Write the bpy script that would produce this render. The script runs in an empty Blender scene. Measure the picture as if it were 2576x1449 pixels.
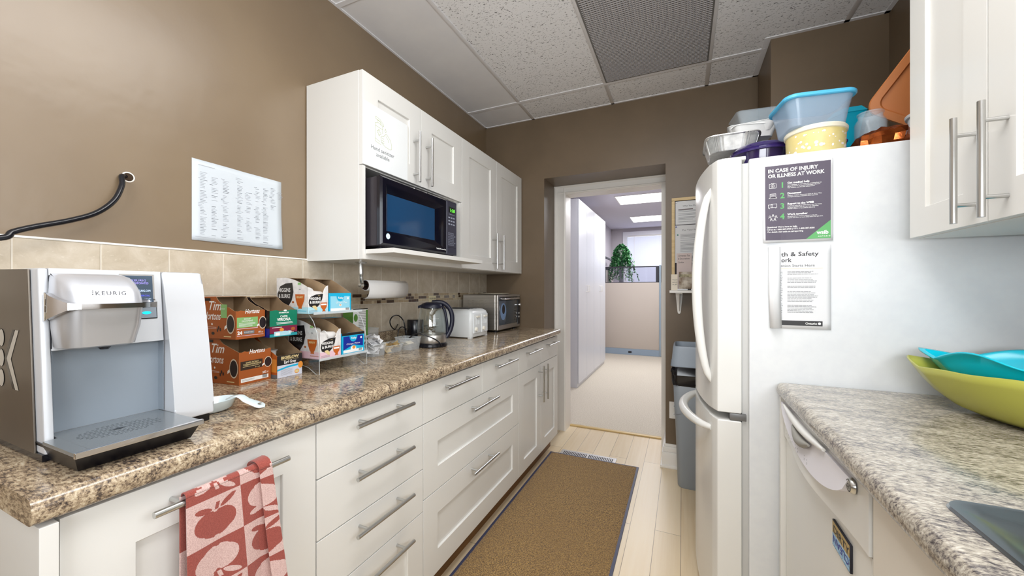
import bpy, bmesh, math, random
from mathutils import Vector, Matrix
from math import sin, cos, pi, radians
random.seed(7)
SC = bpy.context.scene
COL = SC.collection

# ------------------------------------------------------------------ camera, world, lights, exposure
cam_d = bpy.data.cameras.new('camera'); cam = bpy.data.objects.new('camera', cam_d); COL.objects.link(cam)
cam_d.sensor_width = 36; cam_d.sensor_fit = 'HORIZONTAL'
cam_d.lens = 36 * 960 / 2576
cam_d.shift_y = 3.5 / 2576
cam_d.clip_start = .02; cam_d.clip_end = 60
cam.location = (0, 0, 1.22)
cam.rotation_euler = (pi / 2, 0, math.atan(429 / 960))
SC.camera = cam
W = bpy.data.worlds.new('world'); SC.world = W; W.use_nodes = True
W.node_tree.nodes['Background'].inputs[0].default_value = (.75, .85, 1, 1)
W.node_tree.nodes['Background'].inputs[1].default_value = .6
SC.view_settings.view_transform = 'Standard'
SC.view_settings.look = 'None'
SC.view_settings.gamma = 1
SC.view_settings.use_curve_mapping = False
SC.view_settings.exposure = 0.08
SC.cycles.use_denoising = True
SC.cycles.max_bounces = 8; SC.cycles.diffuse_bounces = 4; SC.cycles.glossy_bounces = 4
SC.cycles.transmission_bounces = 6; SC.cycles.transparent_max_bounces = 16
SC.cycles.caustics_reflective = False; SC.cycles.caustics_refractive = False
SC.cycles.sample_clamp_indirect = 4
SC.cycles.use_adaptive_sampling = True; SC.cycles.adaptive_threshold = .02

def area(name, loc, rot, sx, sy, power, col=(1, 1, 1)):
    d = bpy.data.lights.new(name, 'AREA'); d.shape = 'RECTANGLE'; d.size = sx; d.size_y = sy
    d.energy = power; d.color = col
    o = bpy.data.objects.new(name, d); COL.objects.link(o); o.location = loc; o.rotation_euler = rot
    return o
area('ceiling_lamp', (-.16, .71, 2.545), (0, 0, 0), .56, 1.16, 14, (1, .985, .96))
area('ceiling_lamp', (-.16, -.7, 2.545), (0, 0, 0), .56, 1.16, 5, (1, .985, .96))
area('daylight_fill', (.15, -1.55, 1.5), (pi / 2 + .9, 0, radians(6)), 1.4, 1.2, 72, (.95, .975, 1))  # at the unseen back window, tilted up to brighten the ceiling
area('daylight_fill', (.905, .12, 1.62), (pi / 2 + .12, 0, pi / 2 - .1), 1.1, .9, 16, (.95, .975, 1))  # added fill lamp at the unseen sink window
area('office_lamp', (-.3, 6.1, 2.56), (0, 0, 0), 1.15, .55, 27, (.97, .97, 1))
area('office_lamp', (-.3, 7.87, 2.56), (0, 0, 0), 1.15, .55, 27, (.97, .97, 1))
area('office_lamp', (-.3, 4.35, 2.56), (0, 0, 0), 1.15, .55, 20, (.97, .97, 1))

# ------------------------------------------------------------------ materials
def lin(c):
    c = c / 255.
    return c / 12.92 if c <= .04045 else ((c + .055) / 1.055) ** 2.4
def S(r, g, b): return (lin(r), lin(g), lin(b), 1)
MATS = {}
def mat(name, col=None, rough=.5, metal=0., spec=.5, emit=None, es=1., coat=0., alpha=None, sheen=0., aniso=0.):
    if name in MATS: return MATS[name]
    m = bpy.data.materials.new(name); m.use_nodes = True
    b = m.node_tree.nodes['Principled BSDF']
    if col is not None:
        b.inputs['Base Color'].default_value = col; m.diffuse_color = col
    b.inputs['Roughness'].default_value = rough; b.inputs['Metallic'].default_value = metal
    b.inputs['Specular IOR Level'].default_value = spec
    b.inputs['Coat Weight'].default_value = coat; b.inputs['Coat Roughness'].default_value = .08
    b.inputs['Sheen Weight'].default_value = sheen
    b.inputs['Anisotropic'].default_value = aniso
    if emit:
        b.inputs['Emission Color'].default_value = emit; b.inputs['Emission Strength'].default_value = es
    if alpha is not None: b.inputs['Alpha'].default_value = alpha
    MATS[name] = m
    return m
def nt(m): return m.node_tree, m.node_tree.nodes['Principled BSDF']
def add(t, typ, **k):
    n = t.nodes.new(typ)
    for a, v in k.items():
        if hasattr(n, a): setattr(n, a, v)
        else: n.inputs[a].default_value = v
    return n
def coords(t, scale=(1, 1, 1), rot=(0, 0, 0), kind='Object'):
    tc = t.nodes.new('ShaderNodeTexCoord'); mp = t.nodes.new('ShaderNodeMapping')
    mp.inputs['Scale'].default_value = scale; mp.inputs['Rotation'].default_value = rot
    t.links.new(tc.outputs[kind], mp.inputs['Vector'])
    return mp.outputs['Vector']
def ramp(t, fac, stops, interp='LINEAR'):
    r = t.nodes.new('ShaderNodeValToRGB'); r.color_ramp.interpolation = interp
    while len(r.color_ramp.elements) < len(stops): r.color_ramp.elements.new(.5)
    for e, (p, c) in zip(r.color_ramp.elements, stops): e.position = p; e.color = c
    t.links.new(fac, r.inputs[0]); return r.outputs[0]
def noise(t, vec, sc, det=3, rough=.55, dist=0):
    n = add(t, 'ShaderNodeTexNoise'); n.inputs['Scale'].default_value = sc; n.inputs['Detail'].default_value = det
    n.inputs['Roughness'].default_value = rough; n.inputs['Distortion'].default_value = dist
    t.links.new(vec, n.inputs['Vector']); return n.outputs['Fac']
def mix(t, a, b, f, mode='MIX'):
    n = t.nodes.new('ShaderNodeMix'); n.data_type = 'RGBA'; n.blend_type = mode
    for s, v in ((6, a), (7, b), (0, f)):
        if isinstance(v, (float, int)): n.inputs[s].default_value = v
        elif isinstance(v, tuple): n.inputs[s].default_value = v
        else: t.links.new(v, n.inputs[s])
    return n.outputs[2]
def bump(t, b, h, strength=.2, dist=.002):
    n = t.nodes.new('ShaderNodeBump'); n.inputs['Strength'].default_value = strength; n.inputs['Distance'].default_value = dist
    t.links.new(h, n.inputs['Height']); t.links.new(n.outputs[0], b.inputs['Normal'])
def noisy(name, c1, c2, sc=8, rough=.5, bs=0., bd=.002, bsc=None, det=4, stretch=(1, 1, 1), **k):
    if name in MATS: return MATS[name]
    m = mat(name, c1, rough, **k); t, b = nt(m)
    v = coords(t, stretch)
    f = noise(t, v, sc, det)
    t.links.new(ramp(t, f, [(.35, c1), (.65, c2)]), b.inputs['Base Color'])
    if bs:
        f2 = noise(t, v, bsc or sc * 4, 4); bump(t, b, f2, bs, bd)
    return m

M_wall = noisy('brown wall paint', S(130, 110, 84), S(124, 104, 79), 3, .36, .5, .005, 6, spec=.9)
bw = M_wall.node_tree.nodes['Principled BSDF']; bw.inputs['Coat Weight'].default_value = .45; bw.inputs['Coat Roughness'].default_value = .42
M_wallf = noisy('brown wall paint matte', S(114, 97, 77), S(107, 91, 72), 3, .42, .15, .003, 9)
M_white = mat('white lacquer', S(226, 225, 221), .32)
M_cream = mat('cream lacquer', S(230, 224, 214), .35)
M_trim = mat('white trim paint', S(240, 237, 232), .35)
M_nickel = mat('brushed nickel', S(200, 200, 198), .28, 1, aniso=.5)
M_chrome = mat('chrome', S(225, 225, 228), .07, 1)
M_black = mat('black plastic', S(16, 17, 24), .22)
M_blackm = mat('black rubber', S(26, 28, 40), .6)
M_fridge = noisy('fridge enamel', S(224, 227, 229), S(220, 223, 226), 30, .3, .08, .0006, 400)
M_fridged = mat('fridge door enamel', S(228, 228, 225), .22)
M_paper = mat('paper', S(226, 227, 229), .7)
M_ink = mat('dark ink', S(45, 45, 50), .7)
M_inkl = mat('grey ink', S(120, 122, 126), .7)
M_card = noisy('brown cardboard', S(166, 140, 108), S(154, 128, 98), 20, .8)
M_tim = mat('burnt orange print', S(168, 88, 36), .5)
M_glight = mat('light green print', S(138, 190, 118), .5)
M_w = mat('white print', S(245, 245, 243), .5)
M_blk = mat('black print', S(28, 26, 28), .45)
M_coffee = mat('coffee print', S(38, 30, 34), .4)
M_green = mat('dark green print', S(0, 122, 92), .45)
M_wine = mat('wine red print', S(122, 22, 62), .45)
M_teal = mat('teal print', S(30, 150, 160), .45)
M_tet = mat('sky blue print', S(22, 178, 222), .4)
M_tetl = mat('pale blue print', S(150, 216, 238), .45)
M_navy = mat('royal blue print', S(16, 40, 150), .4)
M_tea = mat('tea amber print', S(196, 98, 34), .4)
M_pink = mat('pale pink print', S(232, 196, 208), .5)
M_aqua = mat('pale aqua print', S(176, 222, 236), .5)
M_gold = mat('pale gold print', S(226, 206, 150), .5)
M_marble = noisy('white marble print', S(238, 236, 234), S(214, 212, 212), 40, .5)
M_orange = mat('orange print', S(232, 150, 60), .5)
M_steel = noisy('stainless steel', S(196, 192, 186), S(180, 176, 170), 3, .3, stretch=(1, 1, 40), metal=.9)
M_darksteel = noisy('dark stainless', S(128, 120, 110), S(112, 104, 95), 2, .36, metal=.75)
M_silver = mat('silver plastic', S(212, 215, 220), .32, .2)
M_grey = mat('grey plastic', S(138, 148, 158), .38)
M_can = mat('grey bin plastic', S(150, 158, 166), .45)
M_bag = mat('black bin liner', S(14, 14, 20), .16)
M_off = noisy('office wall', S(196, 190, 196), S(192, 186, 192), 3, .6)
M_lav = mat('office ceiling', S(206, 202, 214), .8)
M_emit = mat('lit diffuser', S(255, 255, 255), .5, emit=(1, .99, 1, 1), es=3.2)
M_blind = mat('window blind', S(222, 226, 238), .5, emit=(.82, .86, 1, 1), es=.22)  # emission put in for daylight passing through the slats

def glassy(name, col=(1, 1, 1, 1), refl=.12, rough=.02, tint=None):
    m = bpy.data.materials.new(name); m.use_nodes = True; t = m.node_tree; t.nodes.clear()
    o = t.nodes.new('ShaderNodeOutputMaterial'); tr = t.nodes.new('ShaderNodeBsdfTransparent'); tr.inputs[0].default_value = tint or (.97, .98, .98, 1)
    g = t.nodes.new('ShaderNodeBsdfGlossy'); g.inputs[0].default_value = col; g.inputs['Roughness'].default_value = rough
    lw = t.nodes.new('ShaderNodeLayerWeight'); lw.inputs[0].default_value = .5
    pw = t.nodes.new('ShaderNodeMath'); pw.operation = 'POWER'; pw.inputs[1].default_value = 4
    mm = t.nodes.new('ShaderNodeMath'); mm.operation = 'MULTIPLY_ADD'; mm.inputs[1].default_value = .7; mm.inputs[2].default_value = refl; mm.use_clamp = True
    mx = t.nodes.new('ShaderNodeMixShader')
    t.links.new(lw.outputs['Facing'], pw.inputs[0]); t.links.new(pw.outputs[0], mm.inputs[0]); t.links.new(mm.outputs[0], mx.inputs[0])
    t.links.new(tr.outputs[0], mx.inputs[1]); t.links.new(g.outputs[0], mx.inputs[2]); t.links.new(mx.outputs[0], o.inputs[0])
    MATS[name] = m; return m
M_acr = glassy('clear acrylic', refl=.02)
M_acre = mat('acrylic edge', S(225, 232, 235), .2, alpha=.55)  # whitish colour paints in the light that cut edges refract
M_glass = glassy('clear glass', refl=.05, tint=(.95, .97, .97, 1))
M_dglass = glassy('tinted glass', refl=.05, tint=(.42, .44, .48, 1))
M_trans = mat('translucent plastic', S(215, 230, 240), .15, alpha=.24)
M_transb = mat('translucent blue plastic', S(196, 216, 236), .15, alpha=.3)

def granite(name, rot, light, dk):
    m = mat(name, S(150, 135, 115), .16, coat=.25); t, b = nt(m)
    v = coords(t, (78, 200, 200), (0, 0, rot))
    v2 = coords(t, (13, 36, 36), (0, 0, rot))
    f = noise(t, v, 1, 7, .72, .4); g = noise(t, v2, 1, 4, .6, .6)
    q = mix(t, ramp(t, f, [(0, (0, 0, 0, 1)), (1, (1, 1, 1, 1))]), ramp(t, g, [(0, (0, 0, 0, 1)), (1, (1, 1, 1, 1))]), .3)
    L = light
    c = ramp(t, q, [(.37 - L, dk[0]), (.435 - L, dk[1]), (.49 - L, dk[2]), (.56 - L, dk[3]), (.64, dk[4])])
    t.links.new(c, b.inputs['Base Color']); return m
M_granl = granite('speckled brown laminate', radians(90), 0, (S(46, 42, 44), S(98, 84, 72), S(152, 132, 108), S(192, 174, 146), S(212, 200, 178)))
M_granr = granite('speckled grey laminate', radians(70), -.003, (S(58, 54, 58), S(108, 101, 98), S(154, 146, 134), S(184, 176, 162), S(208, 202, 192)))

def travertine():
    m = mat('beige travertine tile', S(196, 180, 156), .45); t, b = nt(m)
    v = coords(t); f = noise(t, v, 14, 6, .65, .5); g = noise(t, v, 90, 2)
    c = ramp(t, f, [(.3, S(186, 172, 150)), (.5, S(200, 187, 167)), (.7, S(213, 202, 185))])
    c = mix(t, c, S(228, 220, 206), ramp(t, g, [(.62, (0, 0, 0, 1)), (.8, (.5, .5, .5, 1))]))
    t.links.new(c, b.inputs['Base Color']); bump(t, b, g, .1, .001); return m
M_trav = travertine()
M_grout = mat('grout', S(216, 208, 194), .8)
M_mosd = noisy('brown glass mosaic', S(92, 70, 50), S(66, 48, 34), 120, .2)
M_mosl = noisy('cream stone mosaic', S(214, 200, 172), S(196, 180, 150), 60, .4)
M_mosm = noisy('tan stone mosaic', S(188, 168, 138), S(172, 152, 122), 60, .4)

def fissured():
    m = mat('fissured ceiling tile', S(236, 235, 236), .9); t, b = nt(m)
    v = coords(t, (1, 1, 1)); n1 = noise(t, coords(t, (80, 180, 60), (0, 0, .5)), 1, 2, .5, .8); n2 = noise(t, v, 22, 2)
    c = ramp(t, n1, [(.345, S(120, 118, 118)), (.385, S(236, 235, 236))])
    t.links.new(mix(t, c, S(238, 237, 238), .0), b.inputs['Base Color']); bump(t, b, n1, .35, .002); return m
M_fiss = fissured()
M_plain = noisy('smooth ceiling board', S(234, 233, 234), S(228, 227, 229), 5, .7)
M_tee = mat('ceiling tee', S(232, 231, 233), .5)

def floorboards():
    m = mat('pale bamboo boards', S(226, 206, 172), .3); t, b = nt(m)
    tc = t.nodes.new('ShaderNodeTexCoord'); sp = t.nodes.new('ShaderNodeSeparateXYZ'); t.links.new(tc.outputs['Object'], sp.inputs[0])
    br = t.nodes.new('ShaderNodeTexBrick'); mp = t.nodes.new('ShaderNodeMapping'); mp.inputs['Rotation'].default_value = (0, 0, pi / 2); mp.inputs['Location'].default_value = (.35, .128, 0)
    t.links.new(tc.outputs['Object'], mp.inputs[0]); t.links.new(mp.outputs[0], br.inputs['Vector'])
    for k, v in (('Scale', 1), ('Mortar Size', .0012), ('Mortar Smooth', 0), ('Brick Width', 1.25), ('Row Height', .12), ('Bias', 0)): br.inputs[k].default_value = v
    br.offset = .37; br.offset_frequency = 2
    br.inputs['Color1'].default_value = S(230, 211, 178); br.inputs['Color2'].default_value = S(219, 197, 160); br.inputs['Mortar'].default_value = S(120, 98, 70)
    g = noise(t, coords(t, (60, 2.5, 1)), 1, 4)
    c = mix(t, br.outputs['Color'], S(236, 222, 196), ramp(t, g, [(.4, (0, 0, 0, 1)), (.8, (.5, .5, .5, 1))]))
    t.links.new(c, b.inputs['Base Color']); return m
M_floor = floorboards()
def carpet(name, a, c_, d, sc, bs):
    m = mat(name, a, .95, sheen=.2); t, b = nt(m); v = coords(t)
    f = noise(t, v, sc, 3, .7); g = noise(t, v, 2.2, 2)
    c = ramp(t, f, [(.36, d), (.48, a), (.6, c_)])
    c = mix(t, c, a, ramp(t, g, [(.4, (0, 0, 0, 1)), (.7, (.35, .35, .35, 1))]))
    t.links.new(c, b.inputs['Base Color']); bump(t, b, f, bs, .006); return m
M_mat = carpet('golden brown mat pile', S(140, 105, 50), S(188, 150, 84), S(72, 48, 16), 210, 1.)
M_ocarp = carpet('beige office carpet', S(206, 196, 178), S(220, 212, 196), S(186, 176, 158), 120, .3)

# ------------------------------------------------------------------ geometry helpers
def wmat(o):
    m = Matrix.Identity(4)
    while o is not None:
        m = (Matrix.Translation(o.location) @ o.rotation_euler.to_matrix().to_4x4()) @ m
        o = o.parent
    return m
class MB:
    def __init__(s, fn=None): s.bm = bmesh.new(); s.fn = fn; s.mi = 0
    def v(s, p):
        p = Vector(p)
        return s.bm.verts.new(s.fn(p) if s.fn else p)
    def f(s, vs, mi=None):
        try: fa = s.bm.faces.new(vs)
        except ValueError: return None
        fa.material_index = s.mi if mi is None else mi
        return fa
    def poly(s, pts, mi=None): return s.f([s.v(p) for p in pts], mi)
    def box(s, x0, x1, y0, y1, z0, z1, mi=None, bev=0, seg=2):
        x0, x1 = sorted((x0, x1)); y0, y1 = sorted((y0, y1)); z0, z1 = sorted((z0, z1))
        V = [s.v((x, y, z)) for x in (x0, x1) for y in (y0, y1) for z in (z0, z1)]
        fs = [s.f([V[i] for i in q], mi) for q in ((0, 1, 3, 2), (4, 6, 7, 5), (0, 4, 5, 1), (2, 3, 7, 6), (0, 2, 6, 4), (1, 5, 7, 3))]
        if bev:
            es = list({e for f_ in fs for e in f_.edges})
            r = bmesh.ops.bevel(s.bm, geom=es, offset=bev, segments=seg, profile=.5, affect='EDGES')
            for f_ in r['faces']: f_.material_index = s.mi if mi is None else mi
        return s
    def prism(s, pts, off, mi=None, mside=None, bev=0, seg=2):
        """planar 3D polygon pts extruded by vector off"""
        off = Vector(off); A = [s.v(p) for p in pts]; B = [s.v(Vector(p) + off) for p in pts]
        fs = [s.f(A[::-1], mi), s.f(B, mi)]
        n = len(A)
        for i in range(n): fs.append(s.f([A[i], A[(i + 1) % n], B[(i + 1) % n], B[i]], mside if mside is not None else mi))
        if bev:
            es = list({e for f_ in fs if f_ for e in f_.edges})
            bmesh.ops.bevel(s.bm, geom=es, offset=bev, segments=seg, profile=.5, affect='EDGES')
        return s
    def tube(s, pts, r, n=10, mi=None, closed=False, caps=True):
        P = [Vector(p) for p in pts]; N = len(P); rings = []
        rr = r if isinstance(r, (list, tuple)) else [r] * N
        up = None
        for i, p in enumerate(P):
            if closed: d = P[(i + 1) % N] - P[i - 1]
            else: d = P[min(i + 1, N - 1)] - P[max(i - 1, 0)]
            d.normalize()
            if up is None:
                up = Vector((0, 0, 1)) if abs(d.z) < .9 else Vector((1, 0, 0))
            a = d.cross(up); 
            if a.length < 1e-6: a = d.orthogonal()
            a.normalize(); b = a.cross(d).normalized(); up = b
            rings.append([s.v(p + (a * cos(2 * pi * k / n) + b * sin(2 * pi * k / n)) * rr[i]) for k in range(n)])
        for i in range(N if closed else N - 1):
            A, B = rings[i], rings[(i + 1) % N]
            for k in range(n): s.f([A[k], A[(k + 1) % n], B[(k + 1) % n], B[k]], mi)
        if caps and not closed:
            s.f(rings[0][::-1], mi); s.f(rings[-1], mi)
        return s
    def lathe(s, prof, c=(0, 0, 0), n=32, mi=None, ax=None, sx=1, sy=1):
        """prof [(r,z)], about vertical axis at c; ax: optional 3x3 matrix"""
        c = Vector(c); rings = []
        for r, z in prof:
            if r < 1e-6:
                p = Vector((0, 0, z)); p = ax @ p if ax else p; rings.append([s.v(c + p)])
            else:
                ring = []
                for k in range(n):
                    p = Vector((r * sx * cos(2 * pi * k / n), r * sy * sin(2 * pi * k / n), z)); p = ax @ p if ax else p
                    ring.append(s.v(c + p))
                rings.append(ring)
        for A, B in zip(rings, rings[1:]):
            for k in range(n):
                a = [A[k % len(A)], A[(k + 1) % len(A)], B[(k + 1) % len(B)], B[k % len(B)]]
                a = [q for i, q in enumerate(a) if q not in a[:i]]
                if len(a) > 2: s.f(a, mi)
        return s
    def loft(s, rings, mi=None, closed=True, cap0=False, cap1=False):
        R_ = [[s.v(p) for p in r] for r in rings]; n = len(R_[0])
        for A, B in zip(R_, R_[1:]):
            for k in range(n if closed else n - 1): s.f([A[k], A[(k + 1) % n], B[(k + 1) % n], B[k]], mi)
        if cap0: s.f(R_[0][::-1], mi)
        if cap1: s.f(R_[-1], mi)
        return s
    def text(s, txt, o, ux, uy, size, mi=None, bold=0., align='LEFT', shear=0., sx=1., width=None, spacing=1.):
        cu = bpy.data.curves.new('t', 'FONT'); cu.body = txt; cu.size = size; cu.align_x = align; cu.offset = bold * size
        cu.shear = shear; cu.resolution_u = 2; cu.space_character = spacing
        ob = bpy.data.objects.new('t', cu); me = ob.to_mesh()
        o = Vector(o); ux = Vector(ux).normalized(); uy = Vector(uy).normalized()
        if me and len(me.vertices):
            if width:
                xs = [v_.co.x for v_ in me.vertices]; sx = width / max(1e-6, max(xs) - min(xs))
            vs = [s.v(o + ux * (v_.co.x * sx) + uy * v_.co.y) for v_ in me.vertices]
            for p in me.polygons: s.f([vs[i] for i in p.vertices], mi)
        ob.to_mesh_clear(); bpy.data.objects.remove(ob); bpy.data.curves.remove(cu)
        return s
    def rect(s, o, ux, uy, w, h, mi=None):
        o = Vector(o); ux = Vector(ux).normalized(); uy = Vector(uy).normalized()
        return s.poly([o, o + ux * w, o + ux * w + uy * h, o + uy * h], mi)
    def disc(s, o, ux, uy, rx, ry=None, mi=None, n=24):
        ry = ry or rx; o = Vector(o); ux = Vector(ux).normalized(); uy = Vector(uy).normalized()
        return s.poly([o + ux * rx * cos(2 * pi * k / n) + uy * ry * sin(2 * pi * k / n) for k in range(n)], mi)
    def line(s, pts, o, ux, uy, w, mi=None):
        """2D polyline strokes on a plane"""
        o = Vector(o); ux = Vector(ux).normalized(); uy = Vector(uy).normalized()
        for (a, b), (c, d) in zip(pts, pts[1:]):
            t = Vector((c - a, d - b)); 
            if t.length < 1e-9: continue
            t.normalize(); n = Vector((-t.y, t.x)) * w / 2; e = t * w * .4
            q = [(a - e.x + n.x, b - e.y + n.y), (a - e.x - n.x, b - e.y - n.y), (c + e.x - n.x, d + e.y - n.y), (c + e.x + n.x, d + e.y + n.y)]
            s.poly([o + ux * x + uy * y for x, y in q], mi)
        return s
    def build(s, name, mats, parent=None, smooth=True, angle=35, wn=False, solid=0, sub=0, normals=True):
        bm = s.bm
        if normals: bmesh.ops.recalc_face_normals(bm, faces=bm.faces)
        if parent is not None:
            M = wmat(parent).inverted()
            bmesh.ops.transform(bm, matrix=M, verts=bm.verts)
        if smooth:
            ca = radians(angle)
            for e in bm.edges:
                if len(e.link_faces) == 2: e.smooth = e.calc_face_angle(0) < ca
            for f_ in bm.faces: f_.smooth = True
        me = bpy.data.meshes.new(name); bm.to_mesh(me); bm.free()
        for m in (mats if isinstance(mats, (list, tuple)) else [mats]): me.materials.append(m)
        o = bpy.data.objects.new(name, me); COL.objects.link(o)
        if parent is not None: o.parent = parent
        if solid:
            md = o.modifiers.new('solid', 'SOLIDIFY'); md.thickness = solid; md.offset = 0
        if sub:
            md = o.modifiers.new('sub', 'SUBSURF'); md.levels = sub; md.render_levels = sub
        if wn: o.modifiers.new('wn', 'WEIGHTED_NORMAL').keep_sharp = True
        return o
def tag(o, label=None, cat=None, group=None, kind=None):
    if label: o['label'] = label
    if cat: o['category'] = cat
    if group: o['group'] = group
    if kind: o['kind'] = kind
    return o
def thing(name, label, cat, loc, group=None, rz=0):
    o = bpy.data.objects.new(name, None); COL.objects.link(o); o.empty_display_size = .05
    o.location = loc; o.rotation_euler = (0, 0, rz)
    return tag(o, label, cat, group)
def struct(name, mb, m, **k): return tag(mb.build(name, m, **k), kind='structure')
def local(o):
    M = wmat(o); return lambda p: M @ p
XP, YP, ZP = Vector((1, 0, 0)), Vector((0, 1, 0)), Vector((0, 0, 1))

# ------------------------------------------------------------------ the room
XL, XR, YF, YB, ZC = -1.51, .92, 2.84, -1.6, 2.573
b = MB(); b.box(XL, XR, YB, 3.345, -.05, 0); struct('floor', b, M_floor)
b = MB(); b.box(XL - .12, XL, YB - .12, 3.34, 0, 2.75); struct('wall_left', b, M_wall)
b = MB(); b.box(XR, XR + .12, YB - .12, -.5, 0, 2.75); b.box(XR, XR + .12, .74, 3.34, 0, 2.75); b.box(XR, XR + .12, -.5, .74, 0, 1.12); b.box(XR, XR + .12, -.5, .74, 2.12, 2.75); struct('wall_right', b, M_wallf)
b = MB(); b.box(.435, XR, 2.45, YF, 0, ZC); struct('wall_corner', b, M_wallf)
# far wall with the deep doorway
b = MB()
b.prism([(XL, YF, 0), (-.992, YF, 0), (-1.02, 3.2, 0), (-1.02, 3.34, 0), (XL, 3.34, 0)], (0, 0, ZC))
b.prism([(-.107, YF, 0), (XR, YF, 0), (XR, 3.34, 0), (-.107, 3.34, 0)], (0, 0, ZC))
V8 = [(-.992, YF, 2.09), (-.107, YF, 2.09), (-.107, 3.34, 2.12), (-1.02, 3.34, 2.12), (-1.02, 3.2, 2.117)]
b.loft([V8, [(x, y, ZC) for x, y, z in V8]], cap0=True, cap1=True)
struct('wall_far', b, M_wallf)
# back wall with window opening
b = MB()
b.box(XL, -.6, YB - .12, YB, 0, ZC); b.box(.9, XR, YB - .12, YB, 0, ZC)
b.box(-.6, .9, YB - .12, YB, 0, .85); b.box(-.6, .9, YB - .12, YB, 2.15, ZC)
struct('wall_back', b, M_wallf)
w1 = tag(bpy.data.objects.new('window_1', None), kind='structure'); COL.objects.link(w1); w1.location = (.15, YB, 1.5)
b = MB()
for x0, x1, z0, z1 in ((-.6, -.55, .85, 2.15), (.85, .9, .85, 2.15), (-.55, .85, .85, .9), (-.55, .85, 2.1, 2.15), (.125, .175, .9, 2.1)): b.box(x0, x1, YB - .1, YB - .05, z0, z1)
b.build('window_frame', M_trim, w1)
b = MB(); b.box(-.55, .85, YB - .08, YB - .076, .9, 2.1); b.build('pane', M_glass, w1)
w3 = tag(bpy.data.objects.new('added_window_3', None), kind='structure'); COL.objects.link(w3); w3.location = (XR, .12, 1.62)  # unseen window, added to bring fill light in over the sink
b = MB()
for y0, y1, z0, z1 in ((-.5, -.45, 1.12, 2.12), (.69, .74, 1.12, 2.12), (-.45, .69, 1.12, 1.17), (-.45, .69, 2.07, 2.12), (.1, .14, 1.17, 2.07)): b.box(XR + .03, XR + .08, y0, y1, z0, z1)
b.build('window_frame', M_trim, w3)
b = MB(); b.box(XR + .05, XR + .054, -.45, .69, 1.17, 2.07); b.build('pane', M_glass, w3)
# ceiling: fissured lay-in boards, a smooth board along the left wall
b = MB(); b.box(-1.08, XR, YB, 3.34, ZC, ZC + .03, mi=0); b.box(XL, -1.08, YB, 3.34, ZC, ZC + .03, mi=1)
struct('ceiling', b, [M_fiss, M_plain])
b = MB(); tz = ZC - .004
for x in (-1.08, -.463, .145, .755):
    b.box(x - .012, x + .012, YB, YF if x < .4 else 2.45, tz, ZC, bev=.001)
for y in (2.54, 1.32, .1, -1.12):
    b.box(XL, .435 if y > 2.45 else XR, y - .012, y + .012, tz - .0004, ZC - .0001)
b.box(XL, XL + .012, YB, YF, tz, ZC); b.box(XL, .435, YF - .014, YF, tz, ZC); b.box(.405, .435, 2.45, YF, tz, ZC)
b.box(.405, XR, 2.43, 2.45, tz, ZC); b.box(XR - .02, XR, YB, 2.45, tz, ZC)
struct('trim_1', b, M_tee)
# backsplash tiles
b = MB(); b.box(XL, XL + .0078, .18, YF, .99, 1.352, mi=3)
y = .511 - 3 * .157
def tile(y0, y1, z0, z1, mi, t=.009, bev=.0012):
    y0 = max(y0, .18); y1 = min(y1, YF - .002)
    if y1 - y0 > .004: b.box(XL + .001, XL + t, y0, y1, z0, z1, mi=mi, bev=bev, seg=1)
while y < YF:
    tile(y + .0016, y + .157 - .0016, 1.198, 1.348, 0); tile(y + .0016, y + .157 - .0016, .992, 1.141, 0)
    y += .157
rng = random.Random(3)
for r in range(3):
    y = .18 + r * .01; z = 1.1445 + r * .0175
    while y < YF:
        L = rng.choice([.018, .03, .045, .06]); tile(y, y + L - .0015, z, z + .0158, rng.choice([1, 2, 2, 4, 4]), bev=.0006); y += L
b.box(XL, XL + .011, .18, 1.165, 1.349, 1.354, mi=5)
struct('trim_2', b, [M_trav, M_mosd, M_mosl, M_grout, M_mosm, M_trim])
# door casing and jamb
b = MB(); cy = 3.2
def casing_profile(w):  # cross-section (across, out)
    return [(0, 0), (0, .022), (.012, .028), (.024, .022), (.03, .016), (w - .022, .014), (w - .012, .02), (w, .016), (w, 0)]
pf = casing_profile(.1)
b.prism([(-1.02 + a, cy - o_, 0) for a, o_ in pf], (0, 0, 2.112))
b.prism([(-1.02, cy - o_, 2.115 - a * .72) for a, o_ in pf], (.915, 0, 0))
b.prism([(-.107, cy, 0), (-.107, cy - .02, 0), (-.15, cy - .02, 0), (-.15, cy, 0)], (0, 0, 2.05))
b.box(-.935, -.919, cy, 3.345, 0, 2.042); b.box(-.149, -.133, cy, 3.345, 0, 2.042); b.box(-.935, -.133, cy, 3.345, 2.04, 2.056)
struct('trim_3', b, M_trim)
b = MB()
b.prism([(x, y, 0) for x, y in ((-.131, 2.815), (-.131, 3.17), (-.107, 3.17), (-.107, YF), (.44, YF), (.44, 2.815))], (0, 0, .105), bev=.002)
b.prism([(x, y, .105) for x, y in ((-.125, 2.822), (-.125, 3.17), (-.107, 3.17), (-.107, YF), (.44, YF), (.44, 2.822))], (0, 0, .035), bev=.004)
b.prism([(x, y, .14) for x, y in ((-.117, 2.83), (-.117, 3.17), (-.107, 3.17), (-.107, YF), (.44, YF), (.44, 2.83))], (0, 0, .018), bev=.003)
b.prism([(x, y, 0) for x, y in ((-.14, 2.803), (-.14, 3.17), (-.13, 3.17), (-.13, 2.815), (.44, 2.815), (.44, 2.803))], (0, 0, .018), bev=.003)
struct('baseboard_far', b, M_trim)
b = MB(); b.box(-.92, -.135, 3.325, 3.36, 0, .012, bev=.004); struct('trim_4', b, mat('oak threshold', S(214, 186, 130), .4))

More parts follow.
